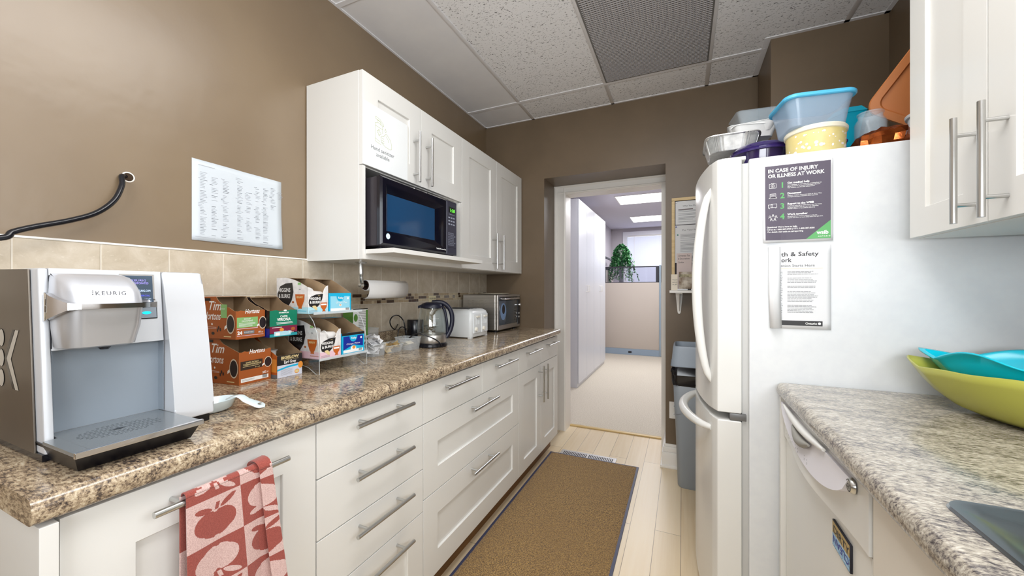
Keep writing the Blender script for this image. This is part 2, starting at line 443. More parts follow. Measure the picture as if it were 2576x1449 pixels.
# ------------------------------------------------------------------ kitchen cabinet builders
def shaker(b, d, xf, y0, y1, z0, z1, th=.019, st=.09, rec=.009, panel=True):
    """door/drawer front whose face looks along d (+1/-1) in x at xf"""
    e = .0015
    if not panel:
        b.box(xf - d * th, xf, y0 + e, y1 - e, z0 + e, z1 - e, bev=.0018); return
    xb = xf - d * th; r = xf - d * rec; y0 += e; y1 -= e; z0 += e; z1 -= e; c = .0018
    def ring(x, k): return [(x, y0 + k, z0 + k), (x, y1 - k, z0 + k), (x, y1 - k, z1 - k), (x, y0 + k, z1 - k)]
    b.loft([ring(xb, 0), ring(xf - d * c, 0), ring(xf - d * c * .3, c * .3), ring(xf, c), ring(xf, st), ring(xf - d * .002, st + .0015), ring(r, st + .0015)], cap0=True, cap1=True)
def handle(parent, d, xf, y, z, L, vert, off=.038, r=.0062):
    b = MB(); xc = xf + d * off
    if vert:
        b.tube([(xc, y, z - L / 2), (xc, y, z + L / 2)], r, 16)
        for k in (-.33, .33): b.tube([(xf, y, z + k * L), (xc, y, z + k * L)], .0045, 10)
    else:
        b.tube([(xc, y - L / 2, z), (xc, y + L / 2, z)], r, 16)
        for k in (-.33, .33): b.tube([(xf, y + k * L, z), (xc, y + k * L, z)], .0045, 10)
    return b.build('handle', M_nickel, parent)
def front(parent, kind, d, xf, y0, y1, z0, z1, panel=True, h=None, m=None, st=.09):
    b = MB(); shaker(b, d, xf, y0, y1, z0, z1, panel=panel, st=st)
    o = b.build(kind, m or M_white, parent, wn=True)
    if h: handle(o, d, xf, *h)
    return o
def carcass(parent, x0, x1, y0, y1, z0, z1, m=None, openz=None, top=True):
    b = MB(); t = .017
    b.box(x0, x1, y0, y0 + t, z0, z1, bev=.0008); b.box(x0, x1, y1 - t, y1, z0, z1, bev=.0008)
    b.box(x0, x1, y0 + t, y1 - t, z0, z0 + t); top and b.box(x0, x1, y0 + t, y1 - t, z1 - t, z1)
    xb = x0 if abs(x0) > abs(x1) else x1 - .006
    b.box(xb, xb + .006, y0 + t, y1 - t, z0 + t, z1 - t)
    if openz: b.box(x0, x1, y0 + t, y1 - t, openz, openz + t)
    return b.build('body', m or M_white, parent, smooth=False)
XFB = -.88; ZT = .866; ZBT = .108
T1, T2, T3 = .716, .552, .394     # drawer split heights
hl = .25
def base(y0, y1, label):
    t = thing('base_cabinet', label, 'cabinet', (-1.2, (y0 + y1) / 2, ZBT), 'base cabinets under the left worktop')
    carcass(t, -1.5, -.902, y0, y1, ZBT, .872)
    return t
A = base(.25, .707, 'white base cabinet with red apple towel on its bar handle')
front(A, 'door', 1, XFB, .252, .707, ZBT, ZT, h=(.478, .825, hl, False))
B = base(.707, 1.161, 'white base cabinet with four stacked drawers beside towel cabinet')
for z0, z1, p in ((T1, ZT, False), (T2, T1, False), (T3, T2, False), (ZBT, T3, True)):
    front(B, 'drawer', 1, XFB, .707, 1.161, z0, z1, p, h=(.936, z1 - .038, hl, False), st=.085)
Cc = base(1.161, 2.07, 'wide white base cabinet with two small drawers over two deep drawers')
for y0, y1 in ((1.161, 1.6155), (1.6155, 2.07)): front(Cc, 'drawer', 1, XFB, y0, y1, T1, ZT, False, h=((y0 + y1) / 2, ZT - .038, hl, False))
for z0, z1 in ((.433, T1), (ZBT, .433)): front(Cc, 'drawer', 1, XFB, 1.161, 2.07, z0, z1, True, h=(1.6, z1 - .035, hl, False))
D = base(2.07, 2.83, 'white base cabinet with two drawers over a pair of doors beside doorway')
for y0, y1 in ((2.07, 2.45), (2.45, 2.83)): front(D, 'drawer', 1, XFB, y0, y1, T1, ZT, False, h=((y0 + y1) / 2, ZT - .038, .23, False))
front(D, 'door', 1, XFB, 2.07, 2.45, ZBT, T1, h=(2.405, .59, .24, True), st=.075)
front(D, 'door', 1, XFB, 2.45, 2.83, ZBT, T1, h=(2.49, .59, .24, True), st=.075)
b = MB(); b.box(-1.5, -.862, .228, .248, 0, .868, bev=.001)
tag(b.build('end_panel', M_white, None, wn=True), 'white end panel closing the left worktop run nearest the camera', 'panel')
b = MB(); b.box(-.955, -.94, .25, 2.835, 0, .1075)
tag(b.build('toe_kick_board', noisy('brown plinth', S(128, 88, 44), S(110, 74, 36), 6, .5, stretch=(8, 1, 8)), None), 'brown wooden toe kick board under white base cabinets', 'board')

# worktops with a rounded nose
def worktop(label, x_back, x_nose, y0, y1, m, curb):
    d = 1 if x_nose > x_back else -1
    t = thing('worktop', label, 'worktop', ((x_back + x_nose) / 2, (y0 + y1) / 2, .874))
    b = MB(); pf = [(x_back, .874), (x_back, .914)]
    r = .02
    for k in range(9):
        a = pi / 2 - k * pi / 2 / 8; pf.append((x_nose - d * r + d * r * cos(a), .894 + r * sin(a)))
    for k in range(5):
        a = -k * pi / 2 / 4; pf.append((x_nose - d * .012 + d * .012 * cos(a), .886 + .012 * sin(a) - .004 * 0))
    b.prism([(x, y0, z) for x, z in pf], (0, y1 - y0, 0))
    b.build('slab', m, t)
    if curb:
        b = MB(); b.box(x_back, x_back + d * .019, y0, y1, .914, .989, bev=.004); b.build('backsplash_lip', m, t, wn=True)
    return t
worktop('long speckled brown laminate worktop carrying the coffee machine and oven', XL, -.858, .22, 2.838, M_granl, True)

# wall cabinets, left
XFU = -1.18
U = thing('wall_cabinet', 'white wall cabinet holding the microwave below two short doors', 'cabinet', (-1.35, 1.54, 1.343), 'wall cabinets above left worktop')
carcass(U, -1.505, -1.2, 1.16, 1.921, 1.343, 2.112, openz=1.725)
front(U, 'door', 1, XFU, 1.16, 1.5405, 1.727, 2.112, h=(1.481, 1.852, .24, True), st=.085)
front(U, 'door', 1, XFU, 1.5405, 1.921, 1.727, 2.112, h=(1.578, 1.855, .24, True), st=.085)
b = MB(); b.box(-1.495, -1.035, 1.178, 1.903, 1.3655, 1.384, bev=.001); b.build('shelf', M_white, U, wn=True)
b = MB(); b.box(-1.2, -1.181, 1.161, 1.177, 1.344, 1.724); b.box(-1.2, -1.181, 1.904, 1.92, 1.344, 1.724); b.box(-1.2, -1.181, 1.177, 1.904, 1.344, 1.3655); b.build('face_frame', M_white, U)
# hand sanitiser decal printed on the first door
b = MB(); o = (XFU + .0006 - .009, 0, 0)
def dec(Y, Z): return (XFU + .0012, Y, Z)
b.box(XFU + .0001, XFU + .0008, 1.164, 1.436, 1.73, 1.99, mi=2)
ico = [[(0, 0), (0, .075), (.02, .083), (.045, .075), (.045, .045)], [(0, .012), (.028, .005)], [(0, 0), (.035, -.006)], [(.0, .066), (.045, .062)],
       [(.012, .083), (.012, .093), (.032, .09), (.032, .08)], [(.004, .104), (.03, .1), (.05, .086), (.052, .078), (.045, .08), (.03, .092), (.004, .095), (.004, .104)],
       [(.062, .072), (.058, .062), (.062, .057), (.067, .061), (.062, .072)],
       [(.012, .04), (.012, .048), (.02, .047), (.02, .055), (.027, .054), (.027, .046), (.034, .044), (.034, .036), (.027, .037), (.027, .029), (.02, .031), (.02, .039), (.012, .04)],
       [(.035, .03), (.05, .034), (.065, .05), (.07, .05), (.095, .03), (.1, .01), (.1, -.006), (.09, -.01), (.06, -.006), (.04, .004)],
       [(.035, .03), (.034, .025), (.052, .024)], [(.034, .02), (.036, .015), (.054, .014)], [(.036, .012), (.038, .006), (.054, .006)], [(.065, .04), (.078, .03), (.08, .018)]]
for st in ico: b.line(st, dec(1.228, 1.845), YP, ZP, .0017, 0)
b.text('Hand sanitizer', dec(1.275, 1.806), YP, ZP, .024, 1, align='CENTER', bold=.002)
b.text('available', dec(1.275, 1.782), YP, ZP, .024, 1, align='CENTER', bold=.002)
dd = [c for c in U.children if c.name.startswith('door')]
dk = b.build('hand_sanitizer_decal', [mat('olive ink', S(196, 204, 158), .5), M_inkl, mat('white vinyl film', S(238, 241, 242), .34)], dd[0], smooth=False); tag(dk, 'hand sanitizer icon and lettering')
U2 = thing('wall_cabinet', 'tall-doored white wall cabinet right of the microwave cabinet', 'cabinet', (-1.35, 2.375, 1.343), 'wall cabinets above left worktop')
carcass(U2, -1.505, -1.2, 1.923, 2.83, 1.343, 2.112)
front(U2, 'door', 1, XFU, 1.922, 2.3765, 1.344, 2.112, h=(2.315, 1.479, .24, True), st=.085)
front(U2, 'door', 1, XFU, 2.3765, 2.831, 1.344, 2.112, h=(2.42, 1.479, .24, True), st=.085)

# right side: wall cabinet, worktop, base, dishwasher
U3 = thing('wall_cabinet', 'white two-door wall cabinet above the right worktop', 'cabinet', (.75, 1.15, 1.363))
carcass(U3, .61, .915, .845, 1.4545, 1.363, 2.125)
front(U3, 'door', -1, .59, 1.15, 1.4545, 1.363, 2.125, h=(1.18, 1.484, .235, True), st=.075)
front(U3, 'door', -1, .59, .845, 1.15, 1.363, 2.125, h=(1.093, 1.484, .235, True), st=.075)
# worktop right (hole for the sink is cut by building it around the basin)
t = thing('worktop', 'speckled grey laminate worktop around the sink beside the fridge', 'worktop', (.6, .3, .874))
b = MB(); xn = .283
pf = [(.352 + .012, .874), (.352 + .012, .914)]
for k in range(9):
    a = pi / 2 + k * pi / 2 / 8; pf.append((xn + .02 + .02 * cos(a), .894 + .02 * sin(a)))
for k in range(5):
    a = pi + k * pi / 2 / 4; pf.append((xn + .012 + .012 * cos(a), .886 + .012 * sin(a)))
b.prism([(x, -.8, z) for x, z in pf], (0, 2.302, 0))
b.box(.364, .918, .745, 1.502, .874, .914); b.box(.364, .918, -.8, .02, .874, .914); b.box(.85, .918, .02, .745, .874, .914)
bmesh.ops.remove_doubles(b.bm, verts=b.bm.verts, dist=.00001)
b.build('slab', M_granr, t)
s_ = thing('sink', 'stainless steel sink set into the right worktop', 'sink', (.6, .4, .9))
def rrect(x0, x1, y0, y1, r, z, n=6):
    P = []
    for cx, cy_, a0 in ((x1 - r, y1 - r, 0), (x0 + r, y1 - r, 90), (x0 + r, y0 + r, 180), (x1 - r, y0 + r, 270)):
        for k in range(n + 1):
            a = radians(a0 + 90 * k / n); P.append((cx + r * cos(a), cy_ + r * sin(a), z))
    return P
b = MB()
b.loft([rrect(.338, .878, -.02, .762, .03, .9145), rrect(.34, .876, -.018, .76, .03, .9185), rrect(.355, .861, -.003, .745, .028, .9185), rrect(.362, .854, .004, .738, .026, .916), rrect(.395, .80, .03, .705, .06, .916), rrect(.402, .793, .037, .698, .055, .908), rrect(.42, .775, .055, .68, .05, .76), rrect(.45, .745, .085, .65, .04, .752)], cap1=True)
b.build('basin', mat('sink steel', S(150, 158, 164), .2, .9), s_)
b = MB(); b.lathe([(0, .003), (.03, .003), (.036, 0), (.042, .001)], (.6, .37, .7525), 24); b.build('drain', M_chrome, s_)
# base cabinet right of the dishwasher
t = thing('base_cabinet', 'cream base cabinet under the sink', 'cabinet', (.6, .4, .1))
carcass(t, .325, .91, -.05, .866, .1, .872, m=M_cream, top=False)
front(t, 'door', -1, .303, .41, .866, .108, .868, False, h=(.46, .75, .13, True), m=M_cream)
front(t, 'door', -1, .303, -.05, .41, .108, .868, False, m=M_cream)
b = MB(); b.tube([(.303, .79, .69), (.275, .79, .69), (.265, .79, .68), (.265, .79, .6), (.275, .79, .59), (.303, .79, .59)], .006, 12)
b.build('door_pull', M_trim, t)
b = MB(); b.box(.29, .91, 1.484, 1.5, 0, .872, bev=.001); tag(b.build('end_panel', M_white, None, wn=True), 'white end panel between the dishwasher and fridge', 'panel')

# dishwasher
t = thing('dishwasher', 'white dishwasher with curved control panel under right worktop', 'dishwasher', (.6, 1.17, 0))
b = MB(); b.box(.33, .9, .872, 1.482, .01, .868); b.build('body', M_white, t)
b = MB(); b.box(.305, .33, .872, 1.482, .12, .745, bev=.004); b.build('door', M_fridged, t, wn=True)
# control panel: lower edge sags in the middle, face bulges
def ctrl(u, w):   # u 0..1 along y from near .872 to far 1.482 ; w 0 bottom..1 top
    y = .872 + .61 * u
    q = sin(pi * u) ; zb = .745 + .062 * (1 - min(1, max(0, (u - .0) / .62)) ** 0) ; 
    e = .5 - .5 * cos(2 * pi * min(1, max(0, (u)))) 
    zb = .748 + .03 * (1 - e) * 0 + (.052 if u > .95 else 0) * 0
    z = zb + (.866 - zb) * w
    x = .300 - .016 * e * (1 - w) ** .8 * 1.0 - .004 * e
    return (x, y, z)
b = MB(); nu, nw = 40, 10
G = [[b.v(ctrl(i / nu, j / nw)) for j in range(nw + 1)] for i in range(nu + 1)]
Bk = [[b.v((.332, G[i][j].co.y, G[i][j].co.z)) for j in (0, nw)] for i in range(nu + 1)]
for i in range(nu):
    for j in range(nw): b.f([G[i][j], G[i + 1][j], G[i + 1][j + 1], G[i][j + 1]])
    b.f([G[i][0], Bk[i][0], Bk[i + 1][0], G[i + 1][0]]); b.f([G[i][nw], G[i + 1][nw], Bk[i + 1][1], Bk[i][1]])
b.f([G[0][j] for j in range(nw + 1)] + [Bk[0][1], Bk[0][0]]); b.f([G[nu][j] for j in range(nw + 1)][::-1] + [Bk[nu][0], Bk[nu][1]])
cp = b.build('control_panel', M_fridged, t)
# raised smile-shaped fascia
b = MB()
top = []; bot = []
N = 30
for i in range(N + 1):
    u = i / N; y = .93 + (1.479 - .93) * u
    a = sin(pi * u ** .8) ** .6
    top.append((.2925 - .003 * a, y, .858)); bot.append((.2905 - .013 * a, y, .858 - .078 * a))
b.loft([[(x + .03, y, z) for x, y, z in top], top, [(x - .002, y, (z + w[2]) / 2) for (x, y, z), w in zip(top, bot)], bot, [(x + .03, y, z) for x, y, z in bot]], closed=False)
b.build('control_fascia', mat('pale lilac white plastic', S(228, 226, 234), .3), t)
b = MB()
for i, yy in enumerate((1.34, 1.315, 1.295, 1.275, 1.24, 1.22, 1.16, 1.14)):
    x_ = .2755 + .0 * i; b.disc((x_, yy, .808 - .003 * (i % 3)), YP, ZP, .0016, .0016); b.rect((x_, yy - .004, .800 - .003 * (i % 3)), YP, ZP, .008, .0012); b.rect((x_, yy - .003, .797 - .003 * (i % 3)), YP, ZP, .006, .001)
b.build('print', M_inkl, cp)
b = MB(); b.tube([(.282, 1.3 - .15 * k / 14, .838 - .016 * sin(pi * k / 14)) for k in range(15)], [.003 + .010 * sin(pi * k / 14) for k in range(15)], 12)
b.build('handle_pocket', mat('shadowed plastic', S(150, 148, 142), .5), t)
b = MB(); b.tube([(.287, 1.42 - .36 * k / 20, .862 - .012 * sin(pi * k / 20)) for k in range(21)], [.004 + .006 * sin(pi * k / 20) for k in range(21)], 12)
b.build('handle_lip', M_fridged, t)
b = MB(); ax = Matrix.Rotation(-pi / 2, 3, 'Y')
b.lathe([(0, .007), (.012, .007), (.014, .004), (.015, 0)], (.297, .93, .845), 24, ax=ax); kn = b.build('badge', M_nickel, t)
b = MB(); b.lathe([(.010, .0073), (.0112, .0073)], (.297, .93, .845), 24, ax=ax); b.text('GE', (.2895, .9385, .840), -YP, ZP, .0125, 0, shear=.3)
b.build('badge_mark', M_blackm, kn)
# sign magnet: sand and blue with a word
t2 = thing('sign_magnet', 'small magnet sign reading dirty in sand and blue on dishwasher', 'sign', (.304, 1.005, .69))
b = MB(); b.box(.3005, .3047, .955, 1.053, .661, .717, bev=.0008); b.build('plate', M_blackm, t2)
b = MB()
b.rect((.3002, 1.051, .69), -YP, ZP, .094, .025, 0); b.rect((.3002, 1.051, .663), -YP, ZP, .094, .027, 1)
b.text('DIRTY', (.2999, 1.046, .6935), -YP, ZP, .021, 2, bold=.02, width=.086); 
b.text('CLEAN', (.2999, .959, .6855), YP, -ZP, .021, 3, bold=.02, width=.086)
b.build('lettering', [noisy('sand print', S(196, 172, 120), S(170, 146, 96), 300, .6), noisy('blue print', S(70, 150, 210), S(200, 225, 240), 250, .5), M_blk, M_navy], t2)

# ------------------------------------------------------------------ fridge (bottom freezer), doors facing -x
F = thing('fridge', 'white bottom-freezer fridge with curved doors, posters taped to its side', 'fridge', (.55, 1.9, 0))
FZ = 1.667
b = MB(); b.box(.207, .9, 1.52, 2.29, .03, FZ, bev=.006); b.build('body', M_fridge, F, wn=True)
b = MB(); b.box(.188, .207, 1.532, 2.278, .06, FZ - .012); b.build('gasket', mat('grey gasket', S(196, 196, 194), .6), F)
def fdoor(z0, z1, name):
    b = MB(); n = 24; out = []
    for k in range(n + 1):
        y = 1.52 + .77 * k / n; q = 1 - ((k / n - .5) * 2) ** 2
        out.append((.106 - .052 * q, y))
    out[0] = (.112, 1.52); out[-1] = (.112, 2.29)
    poly = [(.187, 1.52), (.187, 2.29)] + out[::-1]
    b.prism([(x, y, z0) for x, y in poly], (0, 0, z1 - z0), bev=.006)
    return b.build(name, M_fridged, F, angle=25, wn=True)
fd1 = fdoor(.79, 1.677, 'fridge_door'); fd2 = fdoor(.045, .765, 'freezer_door')
b = MB()
P = []
for k in range(25):
    u = k / 24; z = .885 + .7 * u; q = sin(pi * u) ** .55
    P.append((.1 - .052 * q, 1.575 + .0 * u, z))
b.tube(P, [.010 + .007 * sin(pi * k / 24) ** .5 for k in range(25)], 14); b.build('handle', M_fridged, fd1)
b = MB(); P = []
for k in range(25):
    u = k / 24; q = sin(pi * u) ** .55; P.append((.098 - .03 * (1 - (2 * u - 1) ** 2) - .065 * q, 1.57 + .54 * u, .716))
b.tube(P, [.010 + .008 * sin(pi * k / 24) ** .5 for k in range(25)], 14); b.build('handle', M_fridged, fd2)
b = MB(); b.box(.125, .2, 1.53, 1.585, FZ + .001, FZ + .014, bev=.003); b.build('hinge_cover', M_fridged, F)
b = MB(); b.box(.15, .2, 1.522, 1.56, .766, .7895, bev=.001); b.build('middle_hinge', mat('grey hinge', S(120, 120, 120), .4, .5), F)

# sheets: fn maps (a across, b up, c out) to world
def sheet(name, label, x0, y, ztop, w, h, lift, mats_print, paint, extra=0.0006):
    t = thing(name, label, 'poster', (x0 + w / 2, y, ztop - h / 2))
    def fn(p): return Vector((x0 + p.x, y - .0012 - lift(p.x / w, p.y / h) - p.z, ztop - h + p.y))
    b = MB(fn); n = 12
    G = [[b.v((w * i / n, h * j / n, 0)) for j in range(n + 1)] for i in range(n + 1)]
    for i in range(n):
        for j in range(n): b.f([G[i][j], G[i + 1][j], G[i + 1][j + 1], G[i][j + 1]])
    b.build('paper', M_paper, t, solid=.0003)
    def fp(p): return fn(Vector((p.x, p.y, p.z + extra)))
    b = MB(fp); paint(b); b.build('print', mats_print, t, smooth=False, normals=False)
    return t
M_purple = mat('dusky purple print', S(84, 76, 92), .5)
M_lgreen = mat('leaf green print', S(92, 170, 100), .5)
def grid_fill(b, x0, x1, y0, y1, n, z, mi):
    G = [[b.v((x0 + (x1 - x0) * i / n, y0 + (y1 - y0) * j / n, z)) for j in range(n + 1)] for i in range(n + 1)]
    for i in range(n):
        for j in range(n): b.f([G[i][j], G[i + 1][j], G[i + 1][j + 1], G[i][j + 1]], mi)
def paint_wsib(b):
    w, h = .188, .262
    grid_fill(b, .006, w - .006, .008, h - .006, 12, 0, 0)
    X_, Y_ = XP, YP
    b.poly([(.118, .0082, .0004), (w - .0062, .0082, .0004), (w - .0062, .066, .0004)], 2)
    t = lambda s_, x, y, sz, mi=1, bo=0., **k: b.text(s_, (x, y, .0006), X_, Y_, sz, mi, bold=bo, **k)
    t('IN CASE OF INJURY', .014, .2335, .0165, bo=.028, width=.135); t('OR ILLNESS AT WORK', .014, .2165, .0165, bo=.028, width=.152)
    body = [('Get medical help', ['Your employer is responsible for providing first aid.', 'Go to the doctor or hospital if you need treatment.', 'Your employer pays for your transportation.']),
            ('Document', ['Tell your employer about your injury or illness. They', 'investigate and keep a record of what happened.']),
            ('Report to the WSIB', ['Employers must tell us within three days if an injury', 'or illness happens. You can report by submitting', 'Worker\'s Report of Injury/Illness (Form 6).']),
            ('Work together', ['We work with you and your employer to help you', 'recover and return to work safely and at the right time.'])]
    for i, (hd, ls) in enumerate(body):
        y = .192 - .0345 * i
        t(str(i + 1), .048, y - .011, .025, 2, .03)
        t(hd, .068, y + .0005, .0086, 1, .03)
        for j, l in enumerate(ls): t(l, .068, y - .0052 - j * .0046, .0043, 1, .01, width=.094 * min(1, len(l) / 55))
    t('Questions? We\'re here to help.', .010, .0495, .0066, 1, .025, width=.085); t('Call us at: 1-800-387-0750 | TTY: 1-800-387-0050', .010, .0415, .0066, 1, .02, width=.13); t('For details visit wsib.on.ca/reporting', .012, .0335, .0066, 1, .02, width=.098)
    t('wsib', .146, .0225, .0165, 1, .03); t('ONTARIO', .149, .0135, .0052, 1, .02, spacing=1.5)
    L = lambda pts, ox, oy: b.line(pts, (ox, oy, .0006), X_, Y_, .0009, 1)
    L([(0, 0), (.019, 0), (.019, .014), (0, .014), (0, 0)], .018, .182); L([(.006, .014), (.006, .017), (.013, .017), (.013, .014)], .018, .182)
    b.line([(.0095 + .005 * cos(a * pi / 6), .007 + .005 * sin(a * pi / 6)) for a in range(13)], (.018, .182, .0006), X_, Y_, .0008, 1); L([(.0065, .007), (.0125, .007)], .018, .182); L([(.0095, .004), (.0095, .01)], .018, .182)
    L([(.002, 0), (.018, 0), (.018, .013), (.002, .013), (.002, 0)], .018, .150); L([(-.001, -.002), (.021, -.002), (.021, 0), (-.001, 0), (-.001, -.002)], .018, .150)
    for k in (3, 6, 9): L([(.005, k * .001 + .001), (.015, k * .001 + .001)], .018, .150)
    L([(0, .003), (.003, 0), (.003, .003), (.012, .003), (.012, .013), (0, .013), (0, .003)], .015, .114); L([(.008, .004), (.018, .004), (.021, .001), (.021, .004), (.024, .004), (.024, .015), (.008, .015), (.008, .004)], .015, .114)
    for cx, cy_ in ((.012, .013), (.003, .009), (.021, .009), (.007, .0), (.017, .0)):
        b.line([(cx + .0022 * cos(a * pi / 4), cy_ + .0022 * sin(a * pi / 4)) for a in range(9)], (.016, .079, .0006), X_, Y_, .0008, 1)
        L([(cx - .0035, cy_ - .006), (cx - .002, cy_ - .003), (cx + .002, cy_ - .003), (cx + .0035, cy_ - .006)], .016, .079)
sheet('safety_poster', 'purple workplace injury poster with green corner on the fridge side', .247, 1.52, 1.637, .188, .262,
      lambda a, c: .010 * max(0, .3 - a) / .3 * max(0, .45 - c) / .45 + .002, [M_purple, M_w, M_lgreen], paint_wsib)
rg = random.Random(5)
def scribble(b, x, y, w, n, dy, mi, hgt=.0018, ind=0, var=.5, z=.0004):
    for k in range(n):
        ww = w * (1 - rg.random() * var); xx = x + (ind if k % 5 else 0)
        while ww > .002:
            q = min(ww, rg.uniform(.004, .012)); b.rect((xx, y - k * dy, z), XP, YP, q, hgt, mi); xx += q + .0012; ww -= q + .0012
def paint_hs(b):
    b.text('th & Safety', (.03, .238, .0006), XP, YP, .0195, 0, bold=.004, width=.1); b.text('ork', (.03, .219, .0006), XP, YP, .0195, 0, bold=.004)
    b.text('ntion Starts Here', (.029, .203, .0006), XP, YP, .012, 1, width=.09)
    b.rect((.029, .197, .0005), XP, YP, .112, .0008, 3)
    y = .187
    for n_ in (3, 4, 2, 8, 6):
        scribble(b, .047, y, .082, n_, .0046, 1, .0012, 0, .25); y -= n_ * .0046 + .008
    scribble(b, .026, .185, .009, 26, .0055, 1, .0013, 0, .6)
    b.rect((.028, .011, .0005), XP, YP, .112, .016, 2); b.text('Ontario', (.095, .0155, .0007), XP, YP, .0095, 4, bold=.02); b.disc((.132, .019, .0007), XP, YP, .004, mi=4)
sheet('safety_notice', 'white health and safety notice with curled left edge below the poster', .268, 1.52, 1.363, .162, .272,
      lambda a, c: .0015 + .010 * (1 - a) * 0, [M_ink, M_inkl, M_blk, M_gold, M_w], paint_hs)
nt_ = bpy.data.objects['safety_notice']
b = MB()
cur = [(.268, 1.5185), (.262, 1.512), (.264, 1.504), (.272, 1.5), (.284, 1.503), (.295, 1.51)]
b.loft([[(x + (.004 if z < 1.2 else 0), y, z) for x, y in cur] for z in (1.092, 1.2, 1.361)], closed=False); b.build('curled_edge', M_paper, nt_, solid=.0003)

# ------------------------------------------------------------------ things on top of the fridge
t = thing('food_tub', 'round yellow dotted tub with cream lid on the fridge', 'container', (.425, 1.66, FZ))
b = MB(); b.lathe([(0, 0), (.078, 0), (.082, .006), (.085, .09)], (.425, 1.66, FZ + .0005), 48, 0); rg2 = random.Random(2)
b.build('tub', M_y := noisy('yellow print', S(216, 198, 130), S(224, 208, 146), 20, .4), t)
b = MB()
for k in range(60):
    a = rg2.uniform(pi * .9, pi * 2.1); z = rg2.choice([.03, .035, .04, .06, .075]) + rg2.uniform(-.006, .006); r = .0855 - (.09 - z) * .033; rd = rg2.uniform(.0015, .0045) if z > .05 else rg2.uniform(.003, .006)
    n_ = Vector((cos(a), sin(a), 0)); b.disc(Vector((.425, 1.66, FZ + z)) + n_ * r, Vector((-sin(a), cos(a), 0)), ZP, rd, n=12)
b.build('dots', mat('lilac white print', S(240, 232, 232), .5), t)
b = MB(); b.lathe([(.0845, 0), (.089, .002), (.09, .012), (.086, .0175), (.06, .0175), (.055, .0145), (0, .0145)], (.425, 1.66, FZ + .09), 48); b.build('lid', mat('cream lid', S(232, 226, 206), .4), t)
# translucent tub with blue lid
t = thing('food_container', 'large translucent food container with light blue lid stacked on yellow tub', 'container', (.412, 1.665, FZ + .108), rz=radians(9))
L_ = local(t)
b = MB(lambda p: L_(p)); rings = []
for z, s in ((0, .78), (.004, .82), (.045, .88), (.09, .98), (.096, 1.0)):
    rings.append(rrect(-.099 * s, .099 * s, -.088 * s, .088 * s, .035 * s, z, 8))
b.loft(rings, cap0=True); b.build('tub', M_transb, t, solid=.0015)
b = MB(lambda p: L_(p))
b.loft([rrect(-.104, .104, -.093, .093, .038, .091, 8), rrect(-.107, .107, -.096, .096, .04, .094, 8), rrect(-.107, .107, -.096, .096, .04, .101, 8), rrect(-.104, .104, -.093, .093, .038, .105, 8), rrect(-.09, .09, -.079, .079, .03, .105, 8), rrect(-.086, .086, -.075, .075, .03, .101, 8)], cap1=True, cap0=True)
b.build('lid', mat('light blue lid', S(84, 184, 226), .3), t)
# purple platter with clear purple dome
t = thing('food_platter', 'dark purple round deli platter with shiny lid at fridge front edge', 'container', (.31, 1.79, FZ))
b = MB(); b.lathe([(0, 0), (.075, 0), (.09, .04), (.101, .095), (.11, .098)], (.293, 1.84, FZ + .0005), 56)
b.build('tray', mat('deep purple plastic', S(44, 32, 74), .1, coat=.5), t)
b = MB()
pr = [(.111, .096), (.1135, .102), (.107, .108), (.111, .113), (.103, .121), (.095, .128), (.085, .132), (0, .132)]
b.lathe(pr, (.293, 1.84, FZ), 56); b.build('lid', mat('purple glossy lid', S(52, 36, 100), .06, coat=.6), t)
# foil tray, pleated
t = thing('foil_tray', 'crimped aluminium foil tray overhanging the purple platter', 'container', (.19, 1.925, FZ + .132))
def foil(cx, cy_, z0, hx, hy, H_, m, name='tray', par=None, rzz=0., npl=120, amp=.0022):
    b = MB(); rings = []
    for s, z, am in ((.80, 0, 0), (.82, .002, amp), (.97, H_ * .93, amp), (1.0, H_, 0), (1.07, H_ + .001, 0), (1.075, H_ - .003, 0)):
        R0 = []
        for k in range(npl):
            a = 2 * pi * k / npl; c_, s1 = cos(a), sin(a)
            x = hx * math.copysign(abs(c_) ** .35, c_); y = hy * math.copysign(abs(s1) ** .35, s1)
            d = am * (1 if k % 2 else -1); l = math.hypot(x, y)
            x, y = x * (s + d / l), y * (s + d / l)
            R0.append((cx + x * cos(rzz) - y * sin(rzz), cy_ + x * sin(rzz) + y * cos(rzz), z0 + z))
        rings.append(R0)
    b.loft(rings, cap0=True); return b.build(name, m, par, angle=20)
foil(.19, 1.925, FZ + .1335, .098, .125, .06, noisy('aluminium foil', S(226, 226, 224), S(208, 208, 206), 60, .34, .2, .001, 80, metal=.6), par=t, rzz=.0, amp=.0038)
# stack of foam and clear takeaway containers
def plate_(name, label, cx, cy_, z0, hx, hy, H_, m, rzz, op, grp='takeaway trays on the foil tray'):
    t = thing(name, label, 'tray', (cx, cy_, z0), grp)
    t.rotation_euler = (radians(op), 0, rzz); LL = local(t)
    b = MB(lambda p: LL(p))
    b.loft([rrect(-hx * .8, hx * .8, -hy * .8, hy * .8, .02, 0), rrect(-hx * .96, hx * .96, -hy * .96, hy * .96, .02, H_), rrect(-hx, hx, -hy, hy, .022, H_ + .001)], cap0=True)
    b.build('tray_shell', m, t, solid=.0018); return t
plate_('foam_tray', 'white foam tray nested in the foil tray on the fridge', .262, 1.955, FZ + .197, .085, .095, .045, mat('white foam', S(240, 240, 238), .6), .25, 0)
plate_('foam_tray', 'upper white foam tray tilted on the lower foam tray', .275, 1.96, FZ + .222, .09, .09, .036, MATS['white foam'], -.12, 3)
plate_('clear_clamshell', 'clear plastic clamshell lid on top of the foam trays', .30, 1.965, FZ + .262, .10, .09, .05, M_trans, .1, 4)
b = MB()
